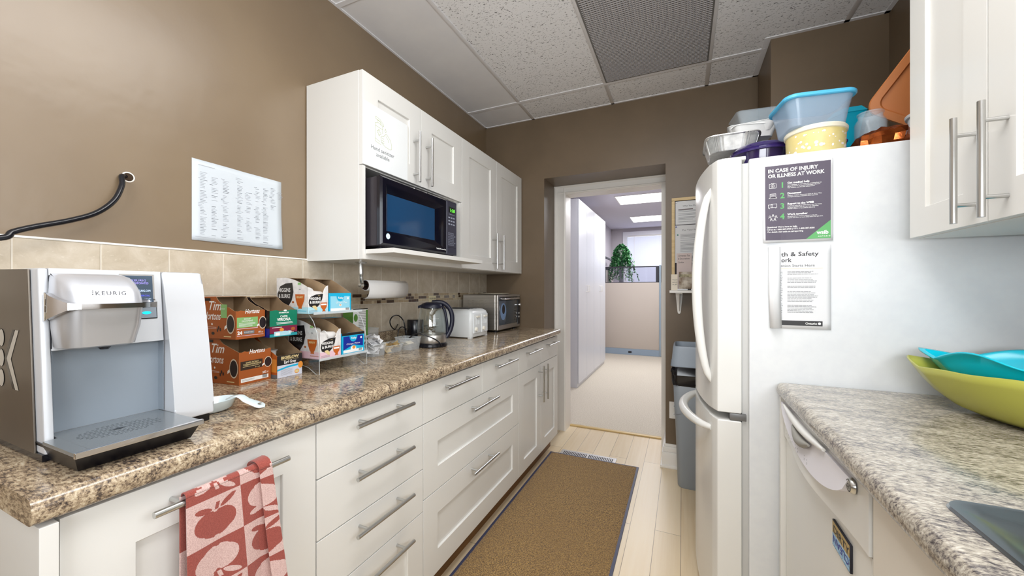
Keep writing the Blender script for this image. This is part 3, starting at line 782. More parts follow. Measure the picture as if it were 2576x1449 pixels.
# copper foil gift bowl
t = thing('foil_bag', 'crumpled copper foil bag lying at right on the fridge', 'bag', (.58, 1.63, FZ))
b = MB(); rb = random.Random(11); nn = 22; rings = []
for z, s in ((0, .88), (.02, .98), (.04, 1.0), (.058, .9), (.068, .6), (.07, .2)):
    R0 = []
    for k in range(nn):
        a = 2 * pi * k / nn; j = rb.uniform(-.008, .008)
        R0.append((.59 + (.066 * s + j) * math.copysign(abs(cos(a)) ** .7, cos(a)), 1.635 + (.062 * s + j) * math.copysign(abs(sin(a)) ** .7, sin(a)), FZ + .001 + z + (rb.uniform(-.005, .005) if z > 0 else 0) + .006 * (z > 0) * cos(a)))
    rings.append(R0)
b.loft(rings, cap0=True, cap1=True); b.build('foil', noisy('copper foil', S(184, 96, 44), S(140, 66, 28), 30, .18, .3, .002, 40, metal=.85), t, angle=8)
tag(t, 'crumpled copper foil bag lying at right on the fridge')
# teal tub, glass jar, white tub, orange lid, purple lid
t = thing('pitcher', 'teal plastic pitcher behind the blue lidded container', 'pitcher', (.60, 1.90, FZ))
b = MB(); b.lathe([(0, 0), (.05, 0), (.048, .1), (.042, .15), (.055, .21), (.07, .235), (.073, .237), (.066, .245), (.05, .262), (0, .268)], (.605, 1.935, FZ + .0005), 6); b.build('body', mat('teal plastic', S(0, 150, 178), .2), t, angle=20)
t = thing('glass_jar', 'clear glass jar standing behind the copper foil bag', 'jar', (.612, 1.765, FZ))
b = MB(); b.lathe([(0, 0), (.042, 0), (.044, .01), (.044, .145), (.038, .157), (.034, .159), (.034, .174), (.037, .176), (.037, .181), (.032, .181), (.032, .159), (.041, .145), (.041, .012), (0, .012)], (.612, 1.765, FZ + .0005), 40); b.build('body', M_trans, t)
t = thing('purple_tray', 'dark violet tray seen between teal pitcher and copper bag', 'tray', (.57, 1.75, FZ))
b = MB(); b.lathe([(0, 0), (.022, 0), (.028, .07), (.034, .1), (.036, .1), (.036, .104), (.03, .107), (0, .107)], (.523, 1.80, FZ + .0005), 40); b.build('shell', mat('violet plastic', S(58, 50, 150), .15), t)
t = thing('white_tub', 'white plastic tub beside the wall cabinet on the fridge', 'container', (.72, 1.66, FZ))
b = MB(); b.lathe([(0, 0), (.07, 0), (.08, .105), (.085, .107), (.087, .115), (.081, .117), (.077, .107), (.068, .004), (0, .004)], (.75, 1.65, FZ + .0005), 40, sx=1); b.build('body', mat('white plastic', S(236, 234, 234), .35), t)
t = thing('serving_tray', 'large orange rectangular tray leaning behind the white tub', 'tray', (.74, 1.74, FZ + .15))
b = MB(); ct = Vector((.775, 1.74, FZ + .28)); ux = Vector((.62, .0, .78)).normalized(); uy = Vector((-.55, .55, .45)); uy = (uy - ux * uy.dot(ux)).normalized(); 
# plate facing the camera roughly: long axis ux, short axis wv
nrm = Vector((.25, .93, .28)).normalized(); ux = (Vector((.55, 0, .83)) - nrm * Vector((.55, 0, .83)).dot(nrm)).normalized(); wv = nrm.cross(ux).normalized()
def lp(p): return ct + ux * p.x + wv * p.y + nrm * p.z
b.fn = lp
b.loft([rrect(-.165, .165, -.105, .105, .045, 0, 8), rrect(-.168, .168, -.108, .108, .046, -.006, 8), rrect(-.165, .165, -.105, .105, .045, -.012, 8), rrect(-.142, .142, -.083, .083, .032, -.012, 8), rrect(-.138, .138, -.079, .079, .03, -.004, 8)], cap0=True, cap1=True)
b.build('panel', mat('orange plastic', S(198, 122, 66), .5), t)

# ------------------------------------------------------------------ bowls on the right worktop
def boat(name, label, C_, ang, Lh, Wh, wk, H_, m, zt_, zk, zq, zm, lip=0):
    t = thing(name, label, 'bowl', (C_[0], C_[1], C_[2]))
    ca, sa = cos(ang), sin(ang); Q = []; kx_ = .744
    for i in range(7): u = i / 7; Q.append((1 - (1 - kx_) * u, wk * u ** .8, zt_ + (zk - zt_) * u))
    for i in range(18):
        u = i / 17; x = kx_ * (1 - u); w = wk + (Wh - wk) * sin(pi / 2 * u)
        z = zk + (zq - zk) * sin(pi / 2 * min(1, u / .45)) ** 1 if u < .45 else zq + (zm - zq) * (.5 - .5 * cos(pi * (u - .45) / .55))
        Q.append((x, w, z))
    half = Q + [(-x, w, z) for x, w, z in Q[-2::-1]]
    full = half + [(x, -w, z) for x, w, z in half[-2:0:-1]]
    def ring(s, z, wz, sw=None):
        return [(C_[0] + (x * Lh * ca - w * sa) * s, C_[1] + (x * Lh * sa + w * ca) * s, C_[2] + z + wz * zz) for x, w, zz in full]
    rs = [ring(s, z, wz) for s, z, wz in ((.36, 0, 0), (.52, .003, 0), (.68, .16 * H_, .0), (.80, .38 * H_, .15), (.89, .62 * H_, .4), (.95, .82 * H_, .7), (1.0, H_, 1))]
    if lip: rs.append(ring(1 + lip, H_ + .002, 1.05))
    b = MB(); b.loft(rs, cap0=True); b.build('shell', m, t, angle=50, solid=.004); return t
boat('serving_bowl', 'large olive green wavy serving bowl on right worktop', (.755, 1.215, .917), radians(125), .294, .142, .078, .105, mat('olive green plastic', S(176, 176, 78), .28), .010, -.005, .002, .010)
boat('serving_bowl', 'turquoise wavy serving bowl nested inside the green bowl', (.770, 1.228, .957), radians(125), .266, .12, .06, .09, mat('turquoise plastic', S(0, 196, 220), .22), .005, -.009, .019, -.002, lip=.05)

# ------------------------------------------------------------------ coffee machine
CT = .914
K = thing('coffee_machine', 'large silver pod coffee machine on the left worktop', 'coffee machine', (-1.2, .4, CT))
Y0, Y1, YS = .277, .531, .455
def fx(z, bulge=0):     # x of the leaning front face
    u = (z - CT) / .345
    return -1.026 - .032 * u + bulge * (1 - u * u * .9)
b = MB()
# housing with niche: left wall, right tank column, top block, back
zt = 1.259; zn = 1.108; zb0 = CT + .012
def slab(y0, y1, z0, z1, xb=-1.395, m=0, bev=.004):
    b.prism([(xb, y0, z0), (fx(z0), y0, z0), (fx(z1), y0, z1), (xb, y0, z1)], (0, y1 - y0, 0), mi=m, bev=bev)
slab(Y0 + .001, .291, zb0, zt); slab(.291, YS, zn, zt, bev=.001); slab(.291, YS, zb0, .944, xb=-1.395, bev=.001)
b.box(-1.395, -1.0655, .291, YS, .944, zn)
K1 = b.build('housing', M_silver, K, wn=True)
b = MB()   # tank column with forward bulge
pr = []
for k in range(13):
    z = CT + .018 + (zt - CT - .018) * k / 12; pr.append((fx(z, .026), YS + .0015, z))
b.prism([(-1.395, YS + .0015, CT + .018)] + pr + [(-1.395, YS + .0015, zt)], (0, Y1 - YS, 0), bev=.005); b.build('water_tank_cover', M_silver, K, wn=True, angle=30)
b = MB(); b.box(-1.0652, -1.064, .2915, YS - .0005, .9545, zn - .001); b.box(-1.0645, -1.046, .2912, .2922, .9545, zn - .001); b.box(-1.0645, -1.044, YS - .0012, YS - .0002, .9545, zn - .001)
b.build('niche_lining', M_grey, K)
# stainless side with cut out logo (dots and chevron set in)
b = MB(); b.prism([(-1.4, Y0, CT + .012), (fx(.93) - .03, Y0, CT + .012), (fx(zt) - .03, Y0, zt - .002), (-1.30, Y0, zt + .002), (-1.38, Y0, zt - .012), (-1.4, Y0, zt - .05)], (0, -.003, 0), bev=.001)
side = b.build('side_panel', M_darksteel, K, wn=True)
b = MB(); yy = Y0 - .0036
for zc in (1.126, 1.087, 1.048):
    b.disc((-1.216, yy, zc), XP, ZP, .0175, .0175, 0); b.disc((-1.213, yy - .0003, zc), XP, ZP, .0135, .0165, 1)
for s in (1, -1):
    b.poly([(-1.198, yy, 1.0875), (-1.186, yy, 1.0875), (-1.144, yy, 1.0875 + s * .056), (-1.158, yy, 1.0875 + s * .056)], 0)
    b.poly([(-1.186, yy, 1.0875), (-1.165, yy, 1.0875), (-1.127, yy, 1.0875 + s * .056), (-1.147, yy, 1.0875 + s * .056)], 1)
b.build('logo_cutout', [M_black, mat('pale logo steel', S(196, 190, 180), .4, .3)], side, normals=False)
b = MB(); b.prism([(-1.4, Y0 - .001, CT + .001), (-1.03, Y0 - .001, CT + .001), (-1.03, Y0 - .001, CT + .013), (-1.4, Y0 - .001, CT + .013)], (0, Y1 - Y0 + .001, 0)); b.box(-1.1, -1.012, YS + .003, Y1 - .004, CT + .001, CT + .016); b.build('base', M_black, K)
# drip tray
b = MB(); zt0 = .951
b.loft([[(-1.07, .285, CT + .002), (-.922, .286, CT + .002), (-.922, .446, CT + .002), (-1.07, .452, CT + .002)],
        [(-1.07, .276, zt0 - .004), (-.902, .276, zt0 - .004), (-.902, .454, zt0 - .004), (-1.07, .454, zt0 - .004)]], cap0=True, cap1=True)
tr = b.build('drip_tray', mat('deep black plastic', S(9, 9, 16), .3), K, angle=20)
b = MB(); b.box(-1.064, -.9, .2925, .4535, zt0 - .003, zt0 + .003, bev=.001); b.box(-1.02, -.9, .274, .2925, zt0 - .003, zt0 + .003)
b.build('tray_grate', mat('tray steel', S(150, 156, 160), .25, .6), tr, wn=True)
b = MB(); b.box(-.9, -.893, .274, .4555, zt0 - .006, zt0 + .004, bev=.001); b.build('tray_trim', M_chrome, tr, wn=True)
b = MB(); rq = random.Random(4)
for i in range(-8, 9):
    for j in range(-5, 6):
        if (i / 8.5) ** 2 + (j / 5.5) ** 2 < 1 and not (abs(i) < 2 and abs(j) < 2): b.rect((-.985 + j * .0075, .36 + i * .007 + .0015 * (j % 2), zt0 + .0034), YP, XP, .0042, .0016, 0)
b.poly([(-.985 + x, .36 + y, zt0 + .0036) for x, y in ((0, .014), (.003, .003), (.008, 0), (.003, -.003), (0, -.014), (-.003, -.003), (-.008, 0), (-.003, .003))], 1)
b.build('drain_slots', [mat('slot grey', S(84, 92, 98), .4), M_black], tr, normals=False)
# brew head
b = MB()
def head_ring(z, xf, y0, y1, r=.018):
    xb = fx(z) + .002; P = []
    pts = [(xb, y0), (xf - .028, y0), (xf, y0 + .024), (xf, y1 - .024), (xf - .028, y1), (xb, y1)]
    for (x, y) in pts: P.append((x, y, z))
    return P
def head_rings(zs):
    out = []
    for z, xf, y0, y1 in zs:
        xb = fx(z) + .002; P = [(xb, y0, z)]
        for k in range(9):
            a = pi + pi / 2 * k / 8  # rounded corner near
            P.append((xf - .032 + .032 * sin(k / 8 * pi / 2), y0 + .022 - .022 * cos(k / 8 * pi / 2) , z))
        for k in range(9):
            P.append((xf - .032 + .032 * cos(k / 8 * pi / 2), y1 - .022 + .022 * sin(k / 8 * pi / 2), z))
        P.append((xb, y1, z)); out.append(P)
    return out
b.loft(head_rings([(1.193, -.968, .289, .398), (1.215, -.976, .289, .397), (1.232, -.990, .29, .395), (1.243, -1.005, .291, .392), (1.249, -1.03, .293, .388)]), cap0=True, cap1=True)
b.prism([(fx(1.12) + .0003, .2895, 1.112), (fx(1.12) + .0003, .2915, 1.112), (fx(1.246) + .0003, .2925, 1.246), (fx(1.246) + .0003, .2905, 1.246)], (.0006, 0, 0), mi=1)
hd = b.build('brew_head', [mat('bright satin silver', S(206, 208, 214), .28, .5), M_black], K, angle=50)
b = MB(); b.loft(head_rings([(1.113, -.985, .294, .386), (1.116, -.978, .292, .39), (1.15, -.972, .29, .396), (1.187, -.968, .289, .398)]), cap0=True, cap1=True)
b.build('pod_holder', mat('satin silver plastic', S(190, 190, 192), .3, .55), K, angle=50)
b = MB(); b.lathe([(0, -.008), (.006, -.008), (.012, 0)], (-1.0, .345, 1.115), 16); b.build('spout', M_black, K)
# chrome handle loop around the head
b = MB(); P = []
for (x, y, z, h) in ((-1.046, .2862, 1.189, .024), (-1.036, .2845, 1.189, .026), (-1.01, .284, 1.189, .019), (-.985, .286, 1.1895, .0125), (-.966, .291, 1.190, .0062), (-.956, .301, 1.190, .0045), (-.9515, .345, 1.190, .0043), (-.956, .392, 1.190, .0045), (-.966, .405, 1.190, .0058), (-.985, .412, 1.191, .008), (-1.01, .413, 1.192, .010), (-1.025, .412, 1.192, .004)):
    P.append((x, y, z, h))
rings = []
for i, (x, y, z, h) in enumerate(P):
    d = Vector(P[min(i + 1, len(P) - 1)][:2]) - Vector(P[max(i - 1, 0)][:2]); n_ = Vector((-d.y, d.x)).normalized() * .005
    rings.append([(x - n_.x, y - n_.y, z - h), (x + n_.x, y + n_.y, z - h * .9), (x + n_.x, y + n_.y, z + h * .9), (x - n_.x, y - n_.y, z + h)])
b.loft(rings, cap0=True, cap1=True); b.build('handle', M_chrome, K, angle=20)
b = MB(); xk = -.9705
b.text('KEURIG', (-.9685, .322, 1.2095), YP, Vector((-.25, 0, 1)), .0105, 0, bold=.012, width=.0415, spacing=1.25)
for k in range(3): b.disc((-.9688, .3188, 1.2107 + k * .0031), YP, ZP, .0011, mi=0, n=10)
lg = b.build('lettering', M_blackm, hd, normals=False)
lg.location.x += .0006
def onface(y, z, e=.0006): return (fx(z) + e, y, z)
b = MB()
def fq(y0, y1, z0, z1, e, mi): b.poly([onface(y0, z0, e), onface(y1, z0, e), onface(y1, z1, e), onface(y0, z1, e)], mi)
fq(.386, .4425, 1.194, 1.252, .0008, 1); fq(.389, .4395, 1.197, 1.249, .0012, 0)
b.text('KEURIG', onface(.404, 1.237, .0018), YP, ZP, .006, 2, width=.024); b.text('INCORPORATED', onface(.4, 1.231, .0018), YP, ZP, .006, 2, width=.032); b.text('WWW.KEURIG.COM', onface(.401, 1.215, .0018), YP, ZP, .006, 3, width=.034); b.text('* COMMERCIAL', onface(.404, 1.205, .0018), YP, ZP, .005, 4, width=.03)
b.build('screen', [mat('dark screen', S(70, 86, 104), .15), M_chrome, mat('lit magenta text', S(170, 150, 230), .5, emit=S(150, 150, 235), es=.7), mat('lit white text', S(210, 230, 250), .5, emit=S(190, 215, 245), es=.8), mat('lit blue text', S(90, 90, 220), .5, emit=S(90, 100, 230), es=.8)], K, normals=False)
b = MB(); fq(.398, .4455, 1.157, 1.183, .0008, 1); fq(.399, .444, 1.159, 1.181, .0014, 0)
b.disc(onface(.427, 1.170, .0022), YP, ZP, .0075, .0032, 2); b.build('brew_button', [M_grey, M_black, mat('lit cyan', S(0, 200, 250), .5, emit=S(0, 200, 255), es=1.2)], K, normals=False)

# black cable from the hole in the wall down to the machine
b = MB()
b.lathe([(.0085, 0), (.0125, .0008), (.0155, 0)], (XL + .0005, .572, 1.555), 20, 0, ax=Matrix.Rotation(pi / 2, 3, 'Y')); b.lathe([(0, .0006), (.0122, .0006)], (XL + .0006, .572, 1.555), 20, 1, ax=Matrix.Rotation(pi / 2, 3, 'Y'))
tag(b.build('wall_hole', [mat('chipped plaster', S(236, 232, 224), .9), mat('hole dark', S(60, 44, 28), .9)], None), 'drilled hole in the brown wall where the black cable enters', 'hole')
def smooth_path(P, n=8):
    P = [Vector(p) for p in P]; out = []
    for i in range(len(P) - 1):
        p0, p1, p2, p3 = P[max(i - 1, 0)], P[i], P[i + 1], P[min(i + 2, len(P) - 1)]
        for k in range(n):
            t_ = k / n; out.append(.5 * ((2 * p1) + (-p0 + p2) * t_ + (2 * p0 - 5 * p1 + 4 * p2 - p3) * t_ ** 2 + (-p0 + 3 * p1 - 3 * p2 + p3) * t_ ** 3))
    return out + [P[-1]]
b = MB(); b.tube(smooth_path([(-1.515, .568, 1.556), (-1.5, 0.554, 1.551), (-1.485, 0.549, 1.522), (-1.47, 0.527, 1.472), (-1.46, 0.488, 1.429), (-1.45, 0.436, 1.399), (-1.44, 0.375, 1.373), (-1.435, 0.34, 1.355), (-1.43, 0.32, 1.338), (-1.43, .22, 1.32), (-1.44, .20, 1.24), (-1.45, .22, 1.12), (-1.44, .29, 1.0), (-1.40, .34, .97)]), .0068, 12)
tag(b.build('power_cable', M_black, None), 'thick black cable running from wall hole to coffee machine', 'cable')

# paper list on the wall
t = thing('paper_list', 'printed list of names in columns taped to the brown wall', 'paper', (XL + .002, .89, 1.525))
fnp = lambda p: Vector((XL + .0015 + p.z + .010 * max(0, (p.x - .24) / .08) ** 2 * max(0, 1 - p.y / .14) + .004 * abs(sin(p.x * 18)) * .5, .733 + p.x, 1.388 + p.y - .004 * p.x / .31 + .0))
b = MB(fnp); grid_fill(b, 0, .313, 0, .276, 14, 0, 0); b.build('paper', mat('cool white paper', S(206, 213, 219), .6), t, solid=.0003)
b = MB(lambda p: fnp(Vector((p.x, p.y, p.z + .0008))))
cols = [(.018, .235, 44), (.052, .225, 42), (.088, .228, 44), (.137, .245, 44), (.17, .2, 22), (.203, .228, 30), (.232, .232, 40), (.262, .24, 16), (.292, .23, 6)]
for cx, cy_, n_ in cols:
    y = cy_
    k = 0
    while k < n_ and y > .02:
        if rg.random() < .12: y -= .0055 * rg.choice([1, 1, 3] if cx in (.052, .17, .203, .262) else [1]); 
        w_ = rg.uniform(.01, .022); ind = 0 if rg.random() < .1 else .006
        b.rect((cx + ind, y, 0), XP, YP, w_, .0013, 0 if rg.random() < .25 else 1); y -= .0053; k += 1
b.rect((.018, .258, 0), XP, YP, .05, .0016, 1); b.rect((.01, .012, 0), XP, YP, .06, .001, 1); b.rect((.13, .012, 0), XP, YP, .06, .001, 1); b.rect((.225, .012, 0), XP, YP, .05, .001, 1)
b.build('print', [mat('print dark grey', S(110, 114, 124), .7), mat('print grey', S(166, 170, 178), .7)], t, normals=False)

# ------------------------------------------------------------------ cardboard dispenser boxes
def dbox(name, label, xf, y0, z0, Wd, D_, H_, hf, flat, side_m, deco_front, deco_side, group, jag=.0, front_notch=None, rz=0, edge=None, concave=1.0):
    """open front box: front face at xf looking +x, y from y0, z from z0; deco(b) paints with mats list"""
    t = thing(name, label, 'box', (xf, y0, z0), group, rz)
    L_ = local(t); b = MB(L_); th = .0012
    rj = random.Random(sum(map(ord, label)))
    # side outline (x from -D to 0)
    cut = []
    n = 9
    for k in range(n + 1):
        u = k / n; x = -D_ + flat + (D_ - flat) * u; z = H_ - (H_ - hf) * (u ** concave)
        cut.append((x + (rj.uniform(-jag, jag) if 0 < k < n else 0), z + (rj.uniform(-jag, jag) if 0 < k < n else 0)))
    for yy, s in ((0, 1), (Wd - th, 1)):
        b.prism([(-D_, yy, 0), (0, yy, 0)] + [(x, yy, z) for x, z in cut[::-1]] + [(-D_, yy, H_)], (0, th, 0), mi=0)
    b.box(-D_, -D_ + th, th, Wd - th, 0, H_, mi=0); b.box(-D_, 0, th, Wd - th, 0, th, mi=0); b.box(-D_, -D_ + flat, th, Wd - th, H_ - th, H_, mi=0)
    nf = front_notch
    if nf: top = [(yy * Wd, hf + dz) for yy, dz in nf]
    else: top = [(Wd * k / 12, hf + (rj.uniform(-jag, jag) if 0 < k < 12 else 0)) for k in range(13)]
    b.prism([(-th, 0, 0), (-th, Wd, 0)] + [(-th, y, z) for y, z in top[::-1]], (th, 0, 0), mi=0)
    o = b.build('carton', M_card, t, smooth=False)
    # printed skin: near side and front and top
    b = MB(L_); e = .0003
    b.poly([(-D_, -e, 0), (0, -e, 0)] + [(x, -e, z) for x, z in cut[::-1]] + [(-D_, -e, H_)], 0)
    b.poly([(-D_, Wd + e, 0), (0, Wd + e, 0)] + [(x, Wd + e, z) for x, z in cut[::-1]] + [(-D_, Wd + e, H_)], 0)
    b.poly([(e, 0, 0), (e, Wd, 0)] + [(e, y, z) for y, z in top[::-1]], 1)
    b.poly([(-D_, 0, H_ + e), (-D_ + flat, 0, H_ + e), (-D_ + flat, Wd, H_ + e), (-D_, Wd, H_ + e)], 0)
    ms = [side_m[0], side_m[1]]
    def add_m(m):
        if m not in ms: ms.append(m)
        return ms.index(m)
    deco_front(b, add_m, Wd, hf, e * 2); deco_side(b, add_m, D_, H_, -e * 2)
    b.build('printed_skin', ms, t, smooth=False, normals=False)
    return t
def cup(b, am, o, ux, uy, r, ry=None, hd=-1):
    ry = ry or r; o = Vector(o); n = Vector(ux).cross(Vector(uy)) 
    n = n.normalized() * .0002
    U, V_ = Vector(ux), Vector(uy)
    b.poly([o + U * hd * r * .8 + V_ * -.35 * ry, o + U * hd * r * 1.5 + V_ * -.62 * ry, o + U * hd * r * 1.45 + V_ * -.3 * ry, o + U * hd * r * .9 + V_ * -.05 * ry], am(M_w))
    b.disc(o + n, U, V_, r, ry, am(mat('cup cream', S(226, 210, 186), .4))); b.disc(o + n * 2, U, V_, r * .86, ry * .86, am(M_coffee))
def tim_front(variant):
    def f(b, am, w, h, e):
        wh = am(M_w)
        b.text('Hortons', (e, w * .30, h - .009), YP, ZP, .02, wh, bold=.02, shear=.3, width=w * .5)
        if variant == 0:
            b.rect((e, .004, .036), YP, ZP, w * .70, .033, am(M_glight)); b.text('DECAF', (e * 1.5, w * .38, .061), YP, ZP, .007, wh, align='CENTER', bold=.01); b.text('DECAFEINE', (e * 1.5, w * .38, .0545), YP, ZP, .007, wh, align='CENTER', bold=.01)
            for k in range(4): b.rect((e * 1.5, .01, .050 - k * .0035), YP, ZP, w * (.55 - .1 * (k > 1)), .0012, wh)
            cup(b, am, (e * 2, w * .91, .048), YP, ZP, .013, .021)
        else:
            b.rect((e, .005, .046), YP, ZP, w * .68, .028, am(mat('espresso print', S(52, 36, 26), .5)))
            b.text('DARK ROAST', (e * 1.6, w * .40, .066), YP, ZP, .007, am(M_gold), align='CENTER', bold=.02); b.text('TORREFACTION FONCEE', (e * 1.6, w * .40, .0595), YP, ZP, .007, am(M_gold), align='CENTER', bold=.02, width=w * .56)
            b.rect((e * 1.6, .012, .0555), YP, ZP, w * .5, .0012, am(M_gold))
            for k in range(4): b.disc((e * 1.6, w * .5 + k * .0045, .050), YP, ZP, .0014, mi=am(M_gold), n=8)
            cup(b, am, (e * 2, w * .90, .060), YP, ZP, .014, .018)
        if variant == 0:
            b.rect((e, .004, .0315), YP, ZP, w * .7, .002, am(M_pink)); b.text('24', (e, .005, .0145), YP, ZP, .0155, wh, bold=.04); b.rect((e, .025, .0145), YP, ZP, w * .36, .011, am(M_inkl)); b.text('K-CUP PODS', (e * 1.5, .027, .018), YP, ZP, .006, wh, width=w * .3)
            b.text('252 g', (e, w * .76, .0155), YP, ZP, .0065, wh, bold=.02); b.rect((e, .004, .009), YP, ZP, w * .9, .0015, am(M_pink))
        else:
            b.rect((e, .006, .007), YP, ZP, w * .86, .012, wh); b.text('252 g', (e, w * .72, .024), YP, ZP, .0095, wh, bold=.03)
            for k in range(14): b.rect((e * 1.5, w * .72 + k * .0012, .009), YP, ZP, .0006, .012, am(M_blk))
            for k in range(2): b.rect((e * 1.5, .01, .011 + k * .003), YP, ZP, .04, .0008, am(M_inkl))
    return f
def tim_side(variant):
    def f(b, am, D_, H_, e):
        wh = am(M_w); off = .0 
        b.text('Tim', (-D_ + .022, e, H_ * .68), XP, ZP, .042, wh, bold=.01, shear=.35); b.text('Hortons', (-D_ + .002, e, H_ * .45), XP, ZP, .036, wh, bold=.01, shear=.35, width=.085)
        b.disc((-D_ + .045, e, H_ * .34), XP, ZP, .004, mi=wh, n=5)
        for k in range(2): b.rect((-D_ + .022, e, H_ * .265 - k * .004), XP, ZP, .045, .0008, wh)
        b.rect((-D_ + .01, e * 1.5, H_ * .9), XP, ZP, .028, .009, am(M_blk)); b.disc((-D_ + .05, e, H_ * .12), XP, ZP, .008, .005, am(M_blk))
        for dx, dz in ((.078, .26), (.086, .22), (.072, .2)): b.disc((-D_ + dx, e, H_ * dz), XP, ZP, .0035, .006, am(M_coffee), n=12)
        if variant == 0: b.rect((-D_ + .088, e, H_ * .50), XP, ZP, .030, .043, am(M_glight)); b.text('DECAF', (-D_ + .09, e * 1.7, H_ * .70), XP, ZP, .006, wh)
        cup(b, am, (-.022, e * 1.6, H_ * .36), XP, ZP, .020, .031)
        b.rect((-.055, e, H_ * .05), XP, ZP, .035, .003, am(M_gold))
    return f
G1 = 'cardboard pod and tea dispenser boxes on the left worktop'
dbox('coffee_pod_box', 'orange-brown dark roast coffee pod box standing on the worktop', -1.284, .751, CT + .0005, .108, .158, .146, .105, .065, (M_tim, M_tim), tim_front(1), tim_side(1), G1, jag=.0018, rz=radians(4), concave=.6)
dbox('coffee_pod_box', 'orange-brown decaf coffee pod box with green label, stacked on top', -1.287, .743, CT + .147, .096, .158, .135, .090, .065, (M_tim, M_tim), tim_front(0), tim_side(0), G1, jag=.0018, rz=radians(3), concave=.6)
def blank(*a): pass
def ver_front(b, am, w, h, e):
    wh = am(M_w)
    b.rect((e, 0, 0), YP, ZP, w, .012, am(M_teal)); b.rect((e, 0, .010), YP, ZP, w, .026, am(M_wine)); b.rect((e * 1.2, w * .15, .003), YP, ZP, w * .6, .015, am(M_aqua)); b.rect((e * 1.3, w * .2, .004), YP, ZP, w * .15, .01, wh)
    for dx, c_ in ((.42, M_orange), (.62, M_wine), (.84, M_tim)): b.disc((e * 1.5, w * dx, .023), YP, ZP, .008, .006, am(c_))
    b.text('CAFFE', (e, w * .5, .066), YP, ZP, .0095, wh, bold=.03, align='CENTER'); b.text('VERONA', (e, w * .5, .054), YP, ZP, .0135, wh, bold=.035, align='CENTER', width=w * .5)
    b.text('STARBUCKS', (e, w * .5, .080), YP, ZP, .006, wh, bold=.04, align='CENTER', width=w * .36); b.disc((e, w * .55, .0895), YP, ZP, .006, .003, wh)
    for k in range(2): b.rect((e, w * .22 + .002 * k, .047 - k * .004), YP, ZP, w * .6, .0017, wh)
    b.text('250 g', (e * 1.8, w * .68, .010), YP, ZP, .008, wh, bold=.03); b.rect((e * 1.4, w * .08, .031), YP, ZP, w * .35, .0015, wh)
def ver_side(b, am, D_, H_, e): b.rect((-D_, e, .0), XP, ZP, D_, .03, am(M_navy))
dbox('coffee_pod_box', 'dark green and wine red Verona coffee pod box on the tea box', -1.272, .842, CT + .143, .100, .15, .135, .090, .045, (M_blk, M_green), ver_front, ver_side, G1, jag=.002, concave=.62)
def big_front(b, am, w, h, e):
    b.rect((e, 0, 0), YP, ZP, w, h * .56, am(mat('lavender white print', S(214, 218, 232), .5))); 
    b.poly([(e * 1.2, 0, .030), (e * 1.2, w * .4, .037), (e * 1.2, w, .041), (e * 1.2, w, .034), (e * 1.2, w * .4, .031), (e * 1.2, 0, .024)], am(M_tet))
    b.text('BIGELOW', (e * 1.4, w * .5, h - .013), YP, ZP, .0135, am(M_gold), bold=.04, align='CENTER', width=w * .72); b.rect((e * 1.4, w * .15, h - .017), YP, ZP, w * .7, .0008, am(M_gold))
    b.text('Earl Grey', (e * 1.4, w * .5, h - .029), YP, ZP, .0145, am(M_w), bold=.02, align='CENTER', width=w * .48)
    for k in range(6): b.rect((e * 1.4, .012, .026 - k * .0035), YP, ZP, w * (.5 - .05 * (k % 2)), .0007, am(M_inkl))
    b.disc((e * 1.6, w * .78, .013), YP, ZP, .009, .0075, am(M_orange)); b.disc((e * 1.7, w * .78, .013), YP, ZP, .007, .0055, am(M_gold)); b.disc((e * 1.5, w * .93, .034), YP, ZP, .0095, .012, am(M_orange))
def big_side(b, am, D_, H_, e): b.rect((-.06, e, 0), XP, ZP, .06, .012, am(M_inkl)); b.rect((-.03, e, .02), XP, ZP, .028, .045, am(M_orange))
dbox('tea_box', 'black and pale Earl Grey tea box right of the lower orange box', -1.266, .864, CT + .0005, .093, .15, .141, .076, .04, (M_tea, M_blk), big_front, big_side, G1, jag=.0008, concave=.75)
def hb_front(col_, cupc):
    def f(b, am, w, h, e):
        b.rect((e, 0, 0), YP, ZP, w, h * .24, am(col_))
        b.poly([(e * 1.3, w * a, h * c_) for a, c_ in ((.04, .40), (.08, .28), (.25, .22), (.45, .24), (.60, .36), (.70, .55), (.74, .74), (.40, .72), (.16, .64), (.06, .54))], am(M_blk))
        b.text('HIGGINS', (e * 1.8, w * .09, h * .52), YP, ZP, .0125, am(M_w), bold=.03, width=w * .52); b.text('& BURKE', (e * 1.8, w * .09, h * .38), YP, ZP, .0125, am(M_w), bold=.03, width=w * .54); b.text('1912', (e * 1.8, w * .48, h * .655), YP, ZP, .005, am(M_gold))
        b.poly([(e * 2, w * a, h * c_) for a, c_ in ((.2, .27), (.27, .20), (.38, .12), (.46, .13), (.44, .22), (.36, .30), (.27, .30))], am(M_gold))
        b.poly([(e * 1.6, w * a, h * c_) for a, c_ in ((.60, .40), (.95, .40), (.92, .22), (.84, .13), (.84, .10), (.88, .06), (.68, .06), (.72, .10), (.72, .13), (.63, .22))], am(M_tea)); b.rect((e * 2, w * .64, h * .30), YP, ZP, w * .27, h * .06, am(M_w))
        for k in range(3): b.rect((e * 1.6, .005, .010 - k * .003), YP, ZP, w * .4, .0008, am(M_inkl))
    return f
